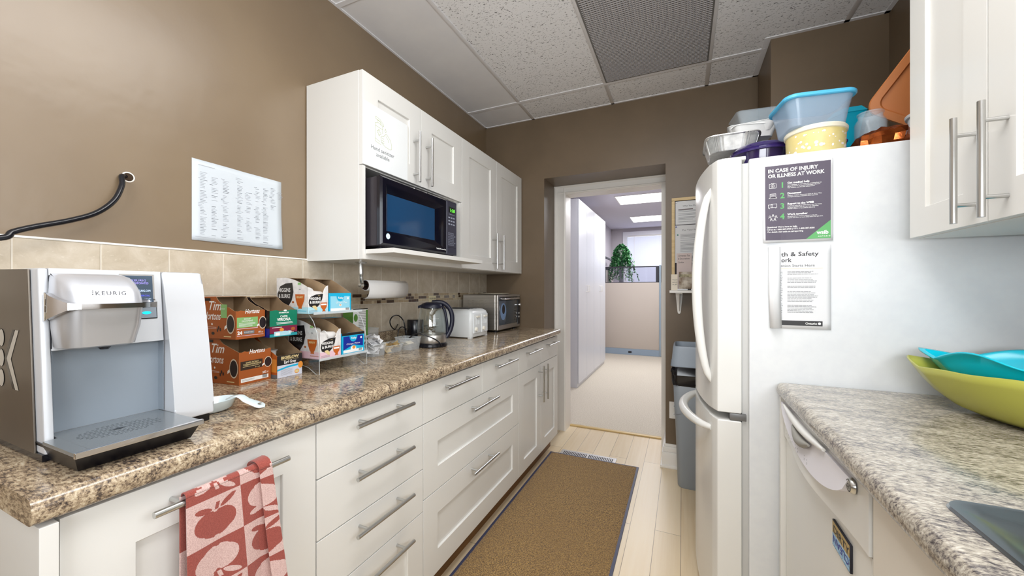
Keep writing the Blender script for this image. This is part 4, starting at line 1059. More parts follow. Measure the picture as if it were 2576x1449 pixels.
def hb_side(col_, word):
    def f(b, am, D_, H_, e):
        b.rect((-D_, e, 0), XP, ZP, D_, H_ * .18, am(col_))
        b.poly([(-D_ + D_ * a, e * 1.3, H_ * c_) for a, c_ in ((.03, .55), (.04, .38), (.12, .30), (.34, .12), (.50, .36), (.56, .60), (.52, .86), (.30, .84), (.12, .76))], am(M_blk))
        b.text('HIGGINS', (-D_ + .012, e * 1.8, H_ * .60), XP, ZP, .021, am(M_w), bold=.01, width=D_ * .38); b.text('& BURKE', (-D_ + .012, e * 1.8, H_ * .43), XP, ZP, .021, am(M_w), bold=.01, width=D_ * .38)
        b.poly([(-.064 + x, e * 1.6, z) for x, z in ((0, .070), (.05, .070), (.048, .05), (.038, .03), (.034, .024), (.036, .018), (.016, .018), (.018, .024), (.012, .03), (.003, .05))], am(M_tea)); b.text(word, (-.039, e * 2, .056), XP, ZP, .010, am(M_gold), bold=.03, align='CENTER', width=.034)
        b.disc((-.075, e * 1.5, .04), XP, ZP, .008, .006, am(M_marble)); b.disc((-.075, e * 1.8, .041), XP, ZP, .006, .004, am(M_tim))
        b.rect((-.05, e, H_ * .80), XP, ZP, .016, .008, am(M_glight)); b.rect((-.045, e, H_ * .66), XP, ZP, .01, .002, am(M_inkl)); b.rect((-.05, e * 1.5, .009), XP, ZP, .045, .002, am(M_tim if word == 'BERRY' else M_tet))
    return f
notch = [(0, .0), (.10, -.002), (.22, -.006), (.30, -.020), (.36, -.028), (.5, -.031), (.64, -.029), (.72, -.022), (.8, -.006), (.9, .004), (1, .006)]
dbox('tea_pod_box', 'white marble tea box with amber cup on lower acrylic shelf', -1.192, .972, CT + .0535, .092, .168, .140, .098, .05, (M_marble, M_marble), hb_front(M_pink, 0), hb_side(M_pink, 'BERRY'), G1, front_notch=notch, concave=1.6)
dbox('tea_pod_box', 'white marble tea box with amber cup on upper acrylic shelf', -1.222, .946, CT + .2185, .086, .166, .130, .096, .05, (M_marble, M_marble), hb_front(M_aqua, 0), hb_side(M_aqua, 'BERGAMOT'), G1, front_notch=notch, concave=1.6)
def tet_front(dark):
    def f(b, am, w, h, e):
        b.rect((e, w * .06, h * .06), YP, ZP, w * .88, h * .78, am(M_navy if dark else M_tetl)); b.rect((e * 1.3, w * .06, h * .06), YP, ZP, w * .88, h * .14, am(M_w))
        b.poly([(e * 1.5, w * (.5 + x), h * z) for x, z in ((-.18, .88), (.18, .88), (.16, .72), (.1, .60), (0, .56), (-.1, .60), (-.16, .72))], am(M_tet)); b.text('Tetley', (e * 2, w * .5, h * .70), YP, ZP, .0105, am(M_w), bold=.03, align='CENTER', shear=.2)
        b.disc((e * 1.5, w * .85, h * .72), YP, ZP, .0045, mi=am(M_w))
        if dark:
            b.rect((e * 1.1, 0, h * .88), YP, ZP, w, h * .12, am(M_blk)); b.text('Orange Pekoe', (e * 1.6, w * .18, h * .44), YP, ZP, .0095, am(M_w), shear=.3, width=w * .6); b.disc((e * 1.6, w * .5, h * .25), YP, ZP, .014, .010, am(M_w)); b.disc((e * 1.9, w * .52, h * .29), YP, ZP, .008, .0065, am(M_orange))
            b.poly([(e * 1.2, w * .06, h * .2), (e * 1.2, w * .5, h * .42), (e * 1.2, w * .94, h * .3), (e * 1.2, w * .94, h * .2)], am(M_tet))
        else:
            b.text('Green Tea', (e * 1.6, w * .28, h * .46), YP, ZP, .010, am(M_w), shear=.3, width=w * .5); b.disc((e * 1.6, w * .5, h * .36), YP, ZP, .006, .0045, am(M_w)); b.disc((e * 1.9, w * .5, h * .37), YP, ZP, .003, .002, am(M_orange))
        for k in range(10): b.rect((e * 1.9, w * .74 + k * .0017, h * .09), YP, ZP, .0009, .009, am(M_blk if k % 3 else M_inkl))
    return f
dbox('tea_box', 'royal blue orange pekoe tea box on lower acrylic shelf', -1.192, 1.069, CT + .0535, .112, .168, .135, .082, .05, (M_tet, M_tet), tet_front(1), blank, G1, jag=.0012, concave=1.0)
dbox('tea_box', 'pale blue tea box on upper acrylic shelf', -1.222, 1.036, CT + .2185, .105, .166, .128, .073, .055, (M_tet, M_tet), tet_front(0), blank, G1, concave=1.1)
b = MB(); b.box(-1.475, -1.41, 1.33, 1.42, CT + .001, CT + .212, bev=.001); t = thing('tea_box', 'green and white tea carton behind the acrylic stand', 'box', (-1.45, 1.37, CT))
b.build('carton', M_w, t)
b = MB(); b.rect((-1.4095, 1.33, 1.128), YP, ZP, .09, -.004, 0); b.rect((-1.475, 1.3295, 1.0), XP, ZP, .065, .12, 1); b.disc((-1.4094, 1.345, 1.085), YP, ZP, .012, .018, 1)
for k in range(10): b.rect((-1.4093, 1.362, 1.11 - k * .008), YP, ZP, .045, .002, 2)
b.rect((-1.4094, 1.408, .92), YP, ZP, .012, .2, 1); b.build('print', [M_blk, mat('grass green print', S(96, 150, 60), .5), M_inkl], t, normals=False)
# pods lying in the boxes
def pod(loc, label, rx=0, rz=0):
    t = thing('coffee_pod', label, 'coffee pod', loc, 'white pods inside the dispenser boxes'); t.rotation_euler = (rx, radians(0), rz); L_ = local(t)
    b = MB(L_); b.lathe([(0, 0), (.017, 0), (.0185, .002), (.0215, .038), (.0245, .039), (.0255, .041), (.0245, .042), (0, .0425)], (0, 0, 0), 24); b.build('cup', mat('pod white', S(236, 234, 232), .35), t)
for l, lab, rx, rz in (((-1.35, .785, CT + .003), 'white pod standing inside the lower orange box', 0, 0), ((-1.325, .905, CT + .003), 'white pod standing inside the Earl Grey box', 0, 0), ((-1.36, .900, CT + .046), 'upper white pod at the back of the Earl Grey box', 0, 0),
                       ((-1.224, 1.018, CT + .128), 'white pod lying in notch of lower marble box', radians(90), radians(8)), ((-1.226, 1.062, CT + .126), 'white pod lying right of the first in lower marble box', radians(90), radians(-6)), ((-1.275, 1.03, CT + .142), 'white pod lying behind the notch in lower marble box', radians(90), radians(12)),
                       ((-1.30, 1.105, CT + .105), 'white pod inside the royal blue tea box', radians(8), 0), ((-1.262, .993, CT + .288), 'white pod lying in the upper marble box', radians(90), radians(5)), ((-1.258, 1.030, CT + .280), 'white pod lying right of the other in upper marble box', radians(90), radians(-5))): pod(l, lab, rx, rz)
# acrylic two tier stand
t = thing('acrylic_stand', 'clear acrylic two-tier stand holding the tea boxes', 'stand', (-1.3, 1.06, CT))
def arc(c_, r, a0, a1, n=10): return [(c_[0] + r * cos(radians(a0 + (a1 - a0) * k / n)), c_[1] + r * sin(radians(a0 + (a1 - a0) * k / n))) for k in range(n + 1)]
for yy in (.962, 1.186):
    out = [(-1.42, CT + .0005), (-1.40, CT + .0005)] + arc((-1.30, CT - .06), .117, 149, 31, 10)[0:0] + [(-1.36, CT + .022), (-1.30, CT + .033), (-1.24, CT + .022), (-1.20, CT + .0005), (-1.184, CT + .0005), (-1.184, CT + .055), (-1.186, CT + .10), (-1.196, CT + .15), (-1.214, CT + .19), (-1.24, CT + .217), (-1.42, CT + .217)]
    b = MB(); b.prism([(x, yy, z) for x, z in out], (0, .003, 0), mi=0, mside=1); b.build('side', [M_acr, M_acre], t, smooth=False)
for z, xf in ((CT + .050, -1.182), (CT + .2155, -1.212)):
    b = MB(); b.box(-1.42, xf, .9655, 1.1855, z, z + .003, mi=0); b.box(xf, xf + .002, .962, 1.189, z - .001, z + .008, mi=1); b.build('shelf', [M_acr, M_acre], t, smooth=False)

# clear bins with packets
M_bin = mat('clear bin plastic', S(226, 230, 232), .12, alpha=.2)
def bin_(name, label, x0, x1, y0, y1, h, taper=.85, rz=0):
    t = thing(name, label, 'bin', ((x0 + x1) / 2, (y0 + y1) / 2, CT), None, rz); L_ = local(t); hx, hy = (x1 - x0) / 2, (y1 - y0) / 2; b = MB(L_)
    b.loft([rrect(-hx * taper, hx * taper, -hy * taper, hy * taper, .008, .001, 3), rrect(-hx, hx, -hy, hy, .01, h, 3), rrect(-hx - .003, hx + .003, -hy - .003, hy + .003, .012, h + .001, 3)], cap0=True)
    b.build('shell', M_bin, t, solid=.0016); b = MB(L_); P = rrect(-hx - .002, hx + .002, -hy - .002, hy + .002, .012, h + .001, 3); b.tube(P, .0012, 6, closed=True); b.build('rim', M_acre, t); return t
bin_('clear_bin', 'clear bin heaped with white sugar packets', -1.36, -1.262, 1.305, 1.392, .055)
bin_('clear_tray', 'low clear tray of tan sugar packets beside white packets', -1.37, -1.265, 1.418, 1.515, .035)
bin_('clear_bin', 'clear square bin with few tan packets by the kettle', -1.34, -1.232, 1.528, 1.612, .06)
bin_('clear_bin', 'empty clear bin behind the sugar packets against the wall', -1.47, -1.40, 1.43, 1.49, .11, .9)
rp = random.Random(9)
def packet(c_, m, label, grp, size=(.052, .036)):
    t = MB(); rot = Matrix.Rotation(rp.uniform(0, 6.28), 3, 'Z') @ Matrix.Rotation(rp.uniform(-.7, .7), 3, 'X') @ Matrix.Rotation(rp.uniform(-.8, .8), 3, 'Y')
    w, h = size; c_ = Vector(c_); n = 4
    G = [[[t.v(c_ + rot @ Vector((w * (i / n - .5), h * (j / n - .5), s * .0022 * sin(pi * i / n) * sin(pi * j / n)))) for j in range(n + 1)] for i in range(n + 1)] for s in (1, -1)]
    for k in (0, 1):
        for i in range(n):
            for j in range(n): t.f([G[k][i][j], G[k][i + 1][j], G[k][i + 1][j + 1], G[k][i][j + 1]], 0)
    for q in range(3): 
        o_ = c_ + rot @ Vector((-.014, -.006 + q * .006, .0027)); t.rect(o_, rot @ XP, rot @ YP, .024 - q * .006, .0012, 1)
    o = t.build('sugar_packet', [m, M_inkl], None); tag(o, label, 'packet', grp); return o
M_pkt = mat('white sachet', S(238, 238, 240), .5); M_pktt = mat('tan sachet', S(214, 190, 142), .5)
for k in range(34):
    packet((rp.uniform(-1.338, -1.282), rp.uniform(1.325, 1.375), CT + .022 + .0019 * k + rp.uniform(-.004, .004)), M_pkt, 'white paper sugar packet heaped in the clear bin beside the stand', 'white sugar packets in the bin', (.05, .034))
for k in range(12):
    packet((rp.uniform(-1.335, -1.295), rp.uniform(1.435, 1.497), CT + .018 + .0017 * k), M_pktt, 'tan sugar packet lying in the low clear tray', 'tan sugar packets in the tray', (.046, .03))
for k in range(5):
    packet((rp.uniform(-1.305, -1.27), rp.uniform(1.55, 1.575), CT + .022 + .003 * k), mat('cream sachet', S(232, 222, 196), .5), 'cream packet in the clear square bin by the kettle', 'cream packets in the square bin', (.04, .028))
b = MB(); b.loft([rrect(-1.46, -1.36, 1.52, 1.68, .01, CT + .001), rrect(-1.47, -1.35, 1.51, 1.69, .012, CT + .022)], cap0=True); tag(b.build('plastic_tray', mat('white tray plastic', S(226, 224, 218), .4), None, solid=.002), 'flat white plastic tray behind the clear packet bins', 'tray')

# spoon rest
t = thing('spoon_rest', 'white ceramic spoon rest beside the coffee machine', 'spoon rest', (-1.03, .60, CT), None, radians(0))
b = MB(); cx, cy_ = -1.075, .568; n = 32; rings = []
def spo(s, z, k):   # bowl outline w/ smooth lip
    a = 2 * pi * k / n; return (cx + .036 * s * cos(a), cy_ + .050 * s * sin(a), z)
b.loft([[spo(s, z + CT, k) for k in range(n)] for s, z in ((.0, .003), (.6, .003), (.85, .012), (1, .027), (1.03, .028), (1.0, .026), (.82, .006), (.6, .0006), (0, .0006))][1:-1], cap0=True, cap1=True)
dirv = Vector((.078, .055, 0)).normalized(); pv = Vector((-dirv.y, dirv.x, 0)); rings = []
for k in range(17):
    u = k / 16; p = Vector((-1.058, .592, CT + .026)) + dirv * (.085 * u) + ZP * (.006 * sin(pi * min(1, u * 2)) - .026 * max(0, u - .35) / .65 + .002)
    w_ = (.013 + .0125 * max(0, (u - .3)) ** .7) * (1 if u < .85 else max(.15, max(0, 1 - ((u - .85) / .15) ** 2) ** .5))
    rings.append([p - pv * w_, p - pv * w_ * .5 - ZP * .0015, p - ZP * .002, p + pv * w_ * .5 - ZP * .0015, p + pv * w_, p + pv * w_ * .5 + ZP * .0015, p + ZP * .0012, p - pv * w_ * .5 + ZP * .0015])
b.loft(rings, cap0=True, cap1=True); b.build('body', mat('white porcelain', S(226, 240, 244), .12, coat=.3), t, angle=60)
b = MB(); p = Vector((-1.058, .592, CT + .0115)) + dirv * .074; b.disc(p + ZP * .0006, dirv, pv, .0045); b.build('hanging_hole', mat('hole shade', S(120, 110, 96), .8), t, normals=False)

# paper towel holder
t = thing('paper_towel_holder', 'chrome paper towel holder under the wall cabinet', 'holder', (-1.335, 1.303, 1.343))
b = MB(); b.lathe([(0, -.006), (.02, -.006), (.026, -.001), (.026, 0)], (-1.335, 1.303, 1.3425), 28); b.build('mounting_plate', M_nickel, t)
b = MB(); b.tube(smooth_path([(-1.335, 1.303, 1.338), (-1.333, 1.302, 1.30), (-1.333, 1.304, 1.27), (-1.333, 1.31, 1.247)], 5), [.010] * 8 + [.0085] * 8, 14); b.build('arm', M_nickel, t)
b = MB(); b.lathe([(0, -.012), (.009, -.010), (.014, 0), (.009, .014), (0, .017)], (-1.333, 1.307, 1.239), 24, ax=Matrix.Rotation(pi / 2, 3, 'X')); b.tube([(-1.333, 1.31, 1.239), (-1.333, 1.60, 1.239)], .006, 12); b.build('rod', M_nickel, t)
t = thing('paper_towel_roll', 'nearly used white paper towel roll with a hanging sheet', 'paper towel', (-1.333, 1.46, 1.239))
b = MB(); b.tube([(-1.333, 1.3255, 1.239), (-1.333, 1.598, 1.239)], .0215, 28, caps=False); b.tube([(-1.333, 1.3255, 1.239), (-1.333, 1.598, 1.239)], .0195, 28, caps=False); b.build('core', mat('dark core card', S(70, 50, 40), .8), t, smooth=True)
b = MB(); P = [(-1.333 + .0245 * cos(a), 1.239 + .0245 * sin(a)) for a in [radians(200 - 12 * k) for k in range(15)]]
P = [(-1.333 + .0235 * cos(radians(a)), 1.239 + .0235 * sin(radians(a))) for a in range(395, 30, -15)] + [(-1.3105, 1.252), (-1.307, 1.24), (-1.3055, 1.22), (-1.309, 1.20), (-1.318, 1.186), (-1.333, 1.178), (-1.346, 1.176)]
b.loft([[(x, y, z) for x, z in P] for y in (1.327, 1.5, 1.597)], closed=False); b.build('sheet', mat('towel paper', S(236, 234, 232), .8), t, solid=.001)

# kettle
t = thing('electric_kettle', 'glass electric kettle with navy handle in front of toaster', 'kettle', (-1.235, 1.70, CT))
kx, ky = -1.235, 1.705
b = MB(); b.lathe([(0, 0), (.078, 0), (.082, .004), (.082, .016), (.074, .022), (0, .022)], (kx, ky, CT + .0005), 48); b.build('base', M_black, t)
b = MB(); b.lathe([(.074, .022), (.0765, .026), (.0755, .062), (.0735, .066)], (kx, ky, CT), 48); b.lathe([(0, .026), (.07, .026)], (kx, ky, CT), 48); b.build('steel_band', M_steel, t)
b = MB(); b.lathe([(.0745, .064), (.077, .08), (.075, .12), (.069, .165), (.060, .205), (.056, .212)], (kx, ky, CT), 48); b.build('glass_body', M_glass, t, solid=.002)
b = MB()
for zz, w_ in ((.10, .014), (.118, .02), (.135, .014), (.152, .02)): b.tube([(kx + (.0765 - (zz - .09) * .1) * cos(a), ky + (.0765 - (zz - .09) * .1) * sin(a), CT + zz) for a in [radians(-60 + k * 4) for k in range(int(w_ * 500))]], .0005, 4)
b.text('MAX', (kx + .045, ky - .062, CT + .125), Vector((.8, .6, 0)), ZP, .009, 0); b.build('level_marks', M_w, t)
b = MB(); b.lathe([(0, .238), (.03, .237), (.052, .230), (.059, .218), (.060, .208), (.056, .206), (.03, .2), (0, .2)], (kx, ky, CT), 40)
sv = Vector((-.78, -.62, 0)); sw = Vector((.62, -.78, 0)); kc = Vector((kx, ky, CT)); b.prism([kc + sv * .052 + sw * .02 + ZP * .226, kc + sv * .052 - sw * .02 + ZP * .226, kc + sv * .074 - sw * .01 + ZP * .218, kc + sv * .074 + sw * .01 + ZP * .218], (0, 0, -.014))
b.build('lid', mat('navy plastic', S(22, 25, 44), .35), t, angle=50)
hdv = Vector((.78, .62, 0)).normalized()
P = []; R_ = []
for (d_, z, r) in ((.0, .236, .013), (.035, .237, .014), (.065, .229, .014), (.092, .205, .0135), (.106, .17, .013), (.108, .13, .0125), (.10, .09, .012), (.086, .06, .012), (.076, .045, .010)): P.append(Vector((kx, ky, CT)) + hdv * d_ + ZP * z)
sp = smooth_path(P, 5); b = MB(); b.tube(sp, [.0125] * len(sp), 14)
P = [Vector((kx, ky, CT)) + hdv * d_ + ZP * z for d_, z in ((.052, .215), (.066, .195), (.074, .16), (.08, .12), (.082, .085), (.08, .06))]
b.tube(smooth_path(P, 5), .0075, 12); b.build('handle', MATS['navy plastic'], t)
# cords and black canister behind
b = MB(); b.tube(smooth_path([(-1.49, 1.73, 1.02), (-1.45, 1.66, 1.0), (-1.44, 1.62, 1.02), (-1.44, 1.61, 1.05), (-1.445, 1.64, 1.073), (-1.45, 1.69, 1.073), (-1.44, 1.72, 1.04), (-1.42, 1.71, .985), (-1.40, 1.69, .96), (-1.38, 1.66, .945), (-1.33, 1.62, .955), (-1.26, 1.60, .99), (-1.20, 1.62, .978), (-1.165, 1.66, .95), (-1.155, 1.68, .92)], 8), .0032, 8)
tag(b.build('kettle_cord', M_black, None), 'thin black cord looping behind the kettle to its base', 'cord')
b = MB(); b.tube(smooth_path([(-1.44, 1.69, .93), (-1.43, 1.66, .95), (-1.43, 1.67, 1.0), (-1.43, 1.70, 1.01), (-1.43, 1.73, .99), (-1.42, 1.72, .95), (-1.42, 1.69, .925)], 8), .003, 8)
tag(b.build('spare_cord', M_black, None), 'small coil of black cord at the wall left of the kettle', 'cord')
b = MB(); b.lathe([(0, 0), (.045, 0), (.047, .003), (.047, .125), (.044, .13), (0, .13)], (-1.425, 1.805, CT + .0005), 32); tag(b.build('canister', M_black, None), 'black cylindrical canister behind the kettle', 'canister')
# sticky note on the tiles
t = thing('sticky_note', 'cream handwritten note stuck on tiles above the kettle', 'note', (XL + .01, 2.08, 1.165))
b = MB(); b.box(XL + .0102, XL + .0108, 2.035, 2.115, 1.10, 1.178); b.build('note', mat('cream note', S(232, 222, 186), .7), t)
b = MB(); b.text('PUSH IN', (XL + .0113, 2.042, 1.155), YP, ZP, .016, 0, width=.066); b.text('MY', (XL + .0113, 2.062, 1.132), YP, ZP, .016, 0); b.build('handwriting', M_ink, t, normals=False)

# toaster
t = thing('toaster', 'white four-slice toaster between the kettle and the oven', 'toaster', (-1.33, 2.16, CT))
b = MB(); yc = 2.165
def trng(z, k, ins): return rrect(-1.475 + ins, -1.192 - ins, 2.052 + ins, 2.278 - ins, .022, z, 5)
b.loft([trng(CT + .006, 0, .004), trng(CT + .012, 0, 0), trng(CT + .145, 0, 0), trng(CT + .165, 0, .006), trng(CT + .178, 0, .022), trng(CT + .182, 0, .045)], cap0=True, cap1=True)
b.build('body', mat('glossy white plastic', S(234, 238, 240), .2), t, angle=50)
b = MB()
for y in (2.10, 2.14, 2.19, 2.23): b.box(-1.44, -1.235, y - .007, y + .007, CT + .180, CT + .1835)
b.build('slots', mat('slot dark', S(70, 70, 72), .5), t)
b = MB()
for y in (2.075, 2.175):
    b.box(-1.1925, -1.186, y, y + .082, CT + .03, CT + .15, bev=.003)
    for q in range(5): b.box(-1.186, -1.1845, y + .016 + q * .012, y + .018 + q * .012, CT + .085, CT + .135)
b.build('control_plate', MATS['glossy white plastic'], t, wn=True)
for y in (2.098, 2.196):
    b = MB(); b.lathe([(.0135, 0), (.0135, .006), (.011, .010), (0, .0105)], (-1.186, y, CT + .055), 20, ax=Matrix.Rotation(pi / 2, 3, 'Y')); b.box(-1.178, -1.174, y - .002, y + .002, CT + .043, CT + .067); b.build('dial', mat('warm white plastic', S(238, 234, 222), .3), t)
    b = MB(); b.box(-1.186, -1.172, y + .0, y + .034, CT + .128, CT + .14, bev=.003); b.build('lever', MATS['warm white plastic'], t, wn=True)
for x, y in ((-1.21, 2.07), (-1.21, 2.26), (-1.455, 2.07), (-1.455, 2.26)):
    b = MB(); b.box(x - .012, x + .012, y - .012, y + .012, CT + .0003, CT + .008); b.build('foot', MATS['glossy white plastic'], t)

# countertop oven
t = thing('toaster_oven', 'stainless countertop convection oven in the far left corner', 'oven', (-1.335, 2.615, CT))
ox0, ox1, oy0, oy1, oz0, oz1 = -1.475, -1.205, 2.41, 2.815, CT + .014, CT + .27
b = MB(); b.box(ox0, ox1, oy0, oy1, oz0, oz1, bev=.008, seg=3); b.build('body', M_steel, t, wn=True)
b = MB()
for i in range(5):
    for j in range(7): b.box(-1.43 + i * .034, -1.43 + i * .034 + .022, oy0 - .0016, oy0 + .001, oz1 - .045 - j * .017, oz1 - .042 - j * .017, bev=.001, seg=1)
b.build('vents', mat('bright steel', S(206, 202, 196), .25, .8), t)
b = MB(); b.box(ox1 - .001, ox1 + .018, oy0 + .002, oy1 - .002, oz0, oz1 - .002, bev=.006, seg=3); b.build('front_frame', M_steel, t, wn=True)
xf = ox1 + .018
b = MB(); b.box(xf - .002, xf + .006, oy0 + .018, oy1 - .062, oz1 - .045, oz1 - .018, bev=.002); b.box(xf - .002, xf + .004, oy1 - .058, oy1 - .012, oz0 + .02, oz1 - .02, bev=.002); b.build('trim_panel', M_black, t, wn=True)
b = MB(); b.box(xf, xf + .003, oy0 + .022, oy1 - .064, oz0 + .035, oz1 - .045, bev=.001, mi=0); dr = b.build('oven_door', mat('oven glass', S(52, 66, 78), .05, coat=.5), t)
b = MB()
P = [(xf + .0036, oy0 + .085 + .055 * cos(a) * .9, 1.06 + .062 * sin(a)) for a in [2 * pi * k / 28 for k in range(28)]]; b.poly(P, 0); b.poly([(x + .0003, (y - oy0 - .085) * .5 + oy0 + .088, (z - 1.06) * .55 + 1.075) for x, y, z in P], 1)
b.build('round_decal', [mat('pale blue enamel', S(120, 150, 190), .15), M_black], dr, normals=False)
for k in range(6):
    b = MB(); b.rect((xf + .0038, oy1 - .125, oz0 + .06 + k * .022), YP, ZP, .04, .002, 0); b.build('rack_bar', M_nickel, dr, normals=False)
b = MB(); b.tube([(xf + .005, oy0 + .05, oz1 - .032), (xf + .028, oy0 + .052, oz1 - .032), (xf + .03, oy0 + .07, oz1 - .032), (xf + .03, oy1 - .10, oz1 - .032), (xf + .028, oy1 - .085, oz1 - .032), (xf + .005, oy1 - .083, oz1 - .032)], .0075, 14); b.build('handle', M_chrome, dr)
b = MB(); b.lathe([(.013, 0), (.013, .012), (.011, .015), (0, .015)], (xf + .004, oy1 - .035, 1.10), 20, ax=Matrix.Rotation(pi / 2, 3, 'Y')); b.build('dial', M_chrome, t)
b = MB()
for i in range(2):
    for j in range(2): b.box(xf + .004, xf + .006, oy1 - .05 + i * .02, oy1 - .038 + i * .02, 1.0 + j * .028, 1.012 + j * .028)
b.build('buttons', M_nickel, t)
for x in (ox0 + .03, ox1 - .02):
    for y in (oy0 + .04, oy1 - .04):
        b = MB(); b.lathe([(.016, 0), (.018, .0155)], (x, y, CT + .0003), 16); b.lathe([(0, 0), (.016, 0)], (x, y, CT + .0003), 16); b.build('foot', M_black, t)
b = MB(); b.lathe([(0, .004), (.105, .004), (.115, .006), (.117, .009), (.11, .009), (.1, .007), (0, .007)], (-1.32, 2.62, oz1 - .002), 40); tag(b.build('plate', mat('cream plate', S(226, 214, 190), .4), None), 'round cream plate lying on top of the countertop oven', 'plate')

# microwave
t = thing('microwave', 'black microwave oven on the white shelf of the wall cabinet', 'microwave', (-1.3, 1.475, 1.385))
mx, my0, my1, mz0, mz1 = -1.135, 1.192, 1.762, 1.402, 1.682
b = MB(); b.box(-1.46, mx, my0, my1, mz0 - .003, mz1, bev=.005); b.build('body', mat('dark painted steel', S(58, 54, 60), .28, .3), t, wn=True)
b = MB(); yd = 1.66
x0, x1 = mx, mx + .022
b.loft([[(x0, my0, mz0), (x0, yd, mz0), (x0, yd, mz1 + .002), (x0, my0, mz1 + .002)],
        [(x1 - .006, my0, mz0), (x1 - .006, yd, mz0), (x1 - .006, yd, mz1 + .002), (x1 - .006, my0, mz1 + .002)],
        [(x1, my0 + .01, mz0 + .008), (x1, yd - .002, mz0 + .008), (x1, yd - .002, mz1 - .004), (x1, my0 + .01, mz1 - .004)],
        [(x1, my0 + .03, mz0 + .058), (x1, yd - .022, mz0 + .03), (x1, yd - .022, mz1 - .038), (x1, my0 + .03, mz1 - .028)],
        [(x1 - .014, my0 + .052, mz0 + .062), (x1 - .014, yd - .082, mz0 + .062), (x1 - .014, yd - .082, mz1 - .062), (x1 - .014, my0 + .052, mz1 - .062)]], cap0=True)
md = b.build('door', mat('black gloss', S(10, 12, 26), .12, coat=.4), t, angle=15)
b = MB(); b.poly([(x1 - .0141, my0 + .052, mz0 + .062), (x1 - .0141, yd - .082, mz0 + .062), (x1 - .0141, yd - .082, mz1 - .062), (x1 - .0141, my0 + .052, mz1 - .062)]); b.build('window', mat('blue black glass', S(26, 66, 104), .08, coat=.5), md, normals=False)
b = MB(); b.loft([[(mx, yd + .002, mz0), (mx, my1, mz0), (mx, my1, mz1 + .002), (mx, yd + .002, mz1 + .002)], [(x1 - .004, yd + .002, mz0), (x1 - .004, my1, mz0), (x1 - .004, my1, mz1 + .002), (x1 - .004, yd + .002, mz1 + .002)], [(x1 + .001, yd + .008, mz0 + .01), (x1 + .001, my1 - .008, mz0 + .01), (x1 + .001, my1 - .008, mz1 - .008), (x1 + .001, yd + .008, mz1 - .008)]], cap0=True, cap1=True)
cpn = b.build('control_panel', mat('charcoal plastic', S(46, 46, 62), .35), t, angle=25)
b = MB(); e = x1 + .0016
b.rect((e, yd + .022, mz1 - .060), YP, ZP, .058, .030, 0); b.text('1:38', (e + .0004, yd + .028, mz1 - .055), YP, ZP, .024, 1, bold=.02, shear=.15, width=.044)
for r in range(4):
    for c_ in range(3): b.line([(0, 0), (.014, 0), (.014, .011), (0, .011), (0, 0)], (e, yd + .016 + c_ * .018, mz0 + .05 + r * .0175), YP, ZP, .0018, 2)
for r in range(3):
    for c_ in range(3): b.rect((e, yd + .016 + c_ * .022, mz1 - .09 - r * .017), YP, ZP, .016, .007, 2)
b.rect((e, yd + .022, mz1 - .070), YP, ZP, .055, .002, 2); b.rect((e, yd + .074, mz0 + .06), YP, ZP, .008, .006, 2); b.rect((e, yd + .074, mz0 + .095), YP, ZP, .008, .006, 2)
b.line([(0, 0), (.075, 0)], (e, yd + .01, mz0 + .038), YP, ZP, .001, 3)
b.build('display_and_keys', [mat('display dark', S(20, 34, 24), .2), mat('lit green digits', S(90, 220, 60), .5, emit=S(110, 240, 70), es=1.2), mat('key print', S(150, 156, 172), .5), M_black], cpn, normals=False)
b = MB(); b.disc((x1 + .0004, my0 + .041, mz0 + .038), YP, ZP, .0125, mi=0); b.disc((x1 + .0007, my0 + .041, mz0 + .038), YP, ZP, .0105, mi=1); b.text('GE', (x1 + .001, my0 + .0345, mz0 + .0335), YP, ZP, .011, 0, shear=.25)
b.text('Turntable Microwave Oven', (x1 + .0008, yd - .088, mz0 + .019), YP, ZP, .0095, 2, bold=.03, width=.084)
b.build('badge', [mat('badge blue', S(160, 196, 210), .3), M_w, M_w], md, normals=False)
for x in (-1.44, -1.15):
    for y in (my0 + .04, my1 - .04):
        b = MB(); b.box(x - .012, x + .012, y - .012, y + .012, 1.3845, 1.4); b.build('foot', M_black, t)

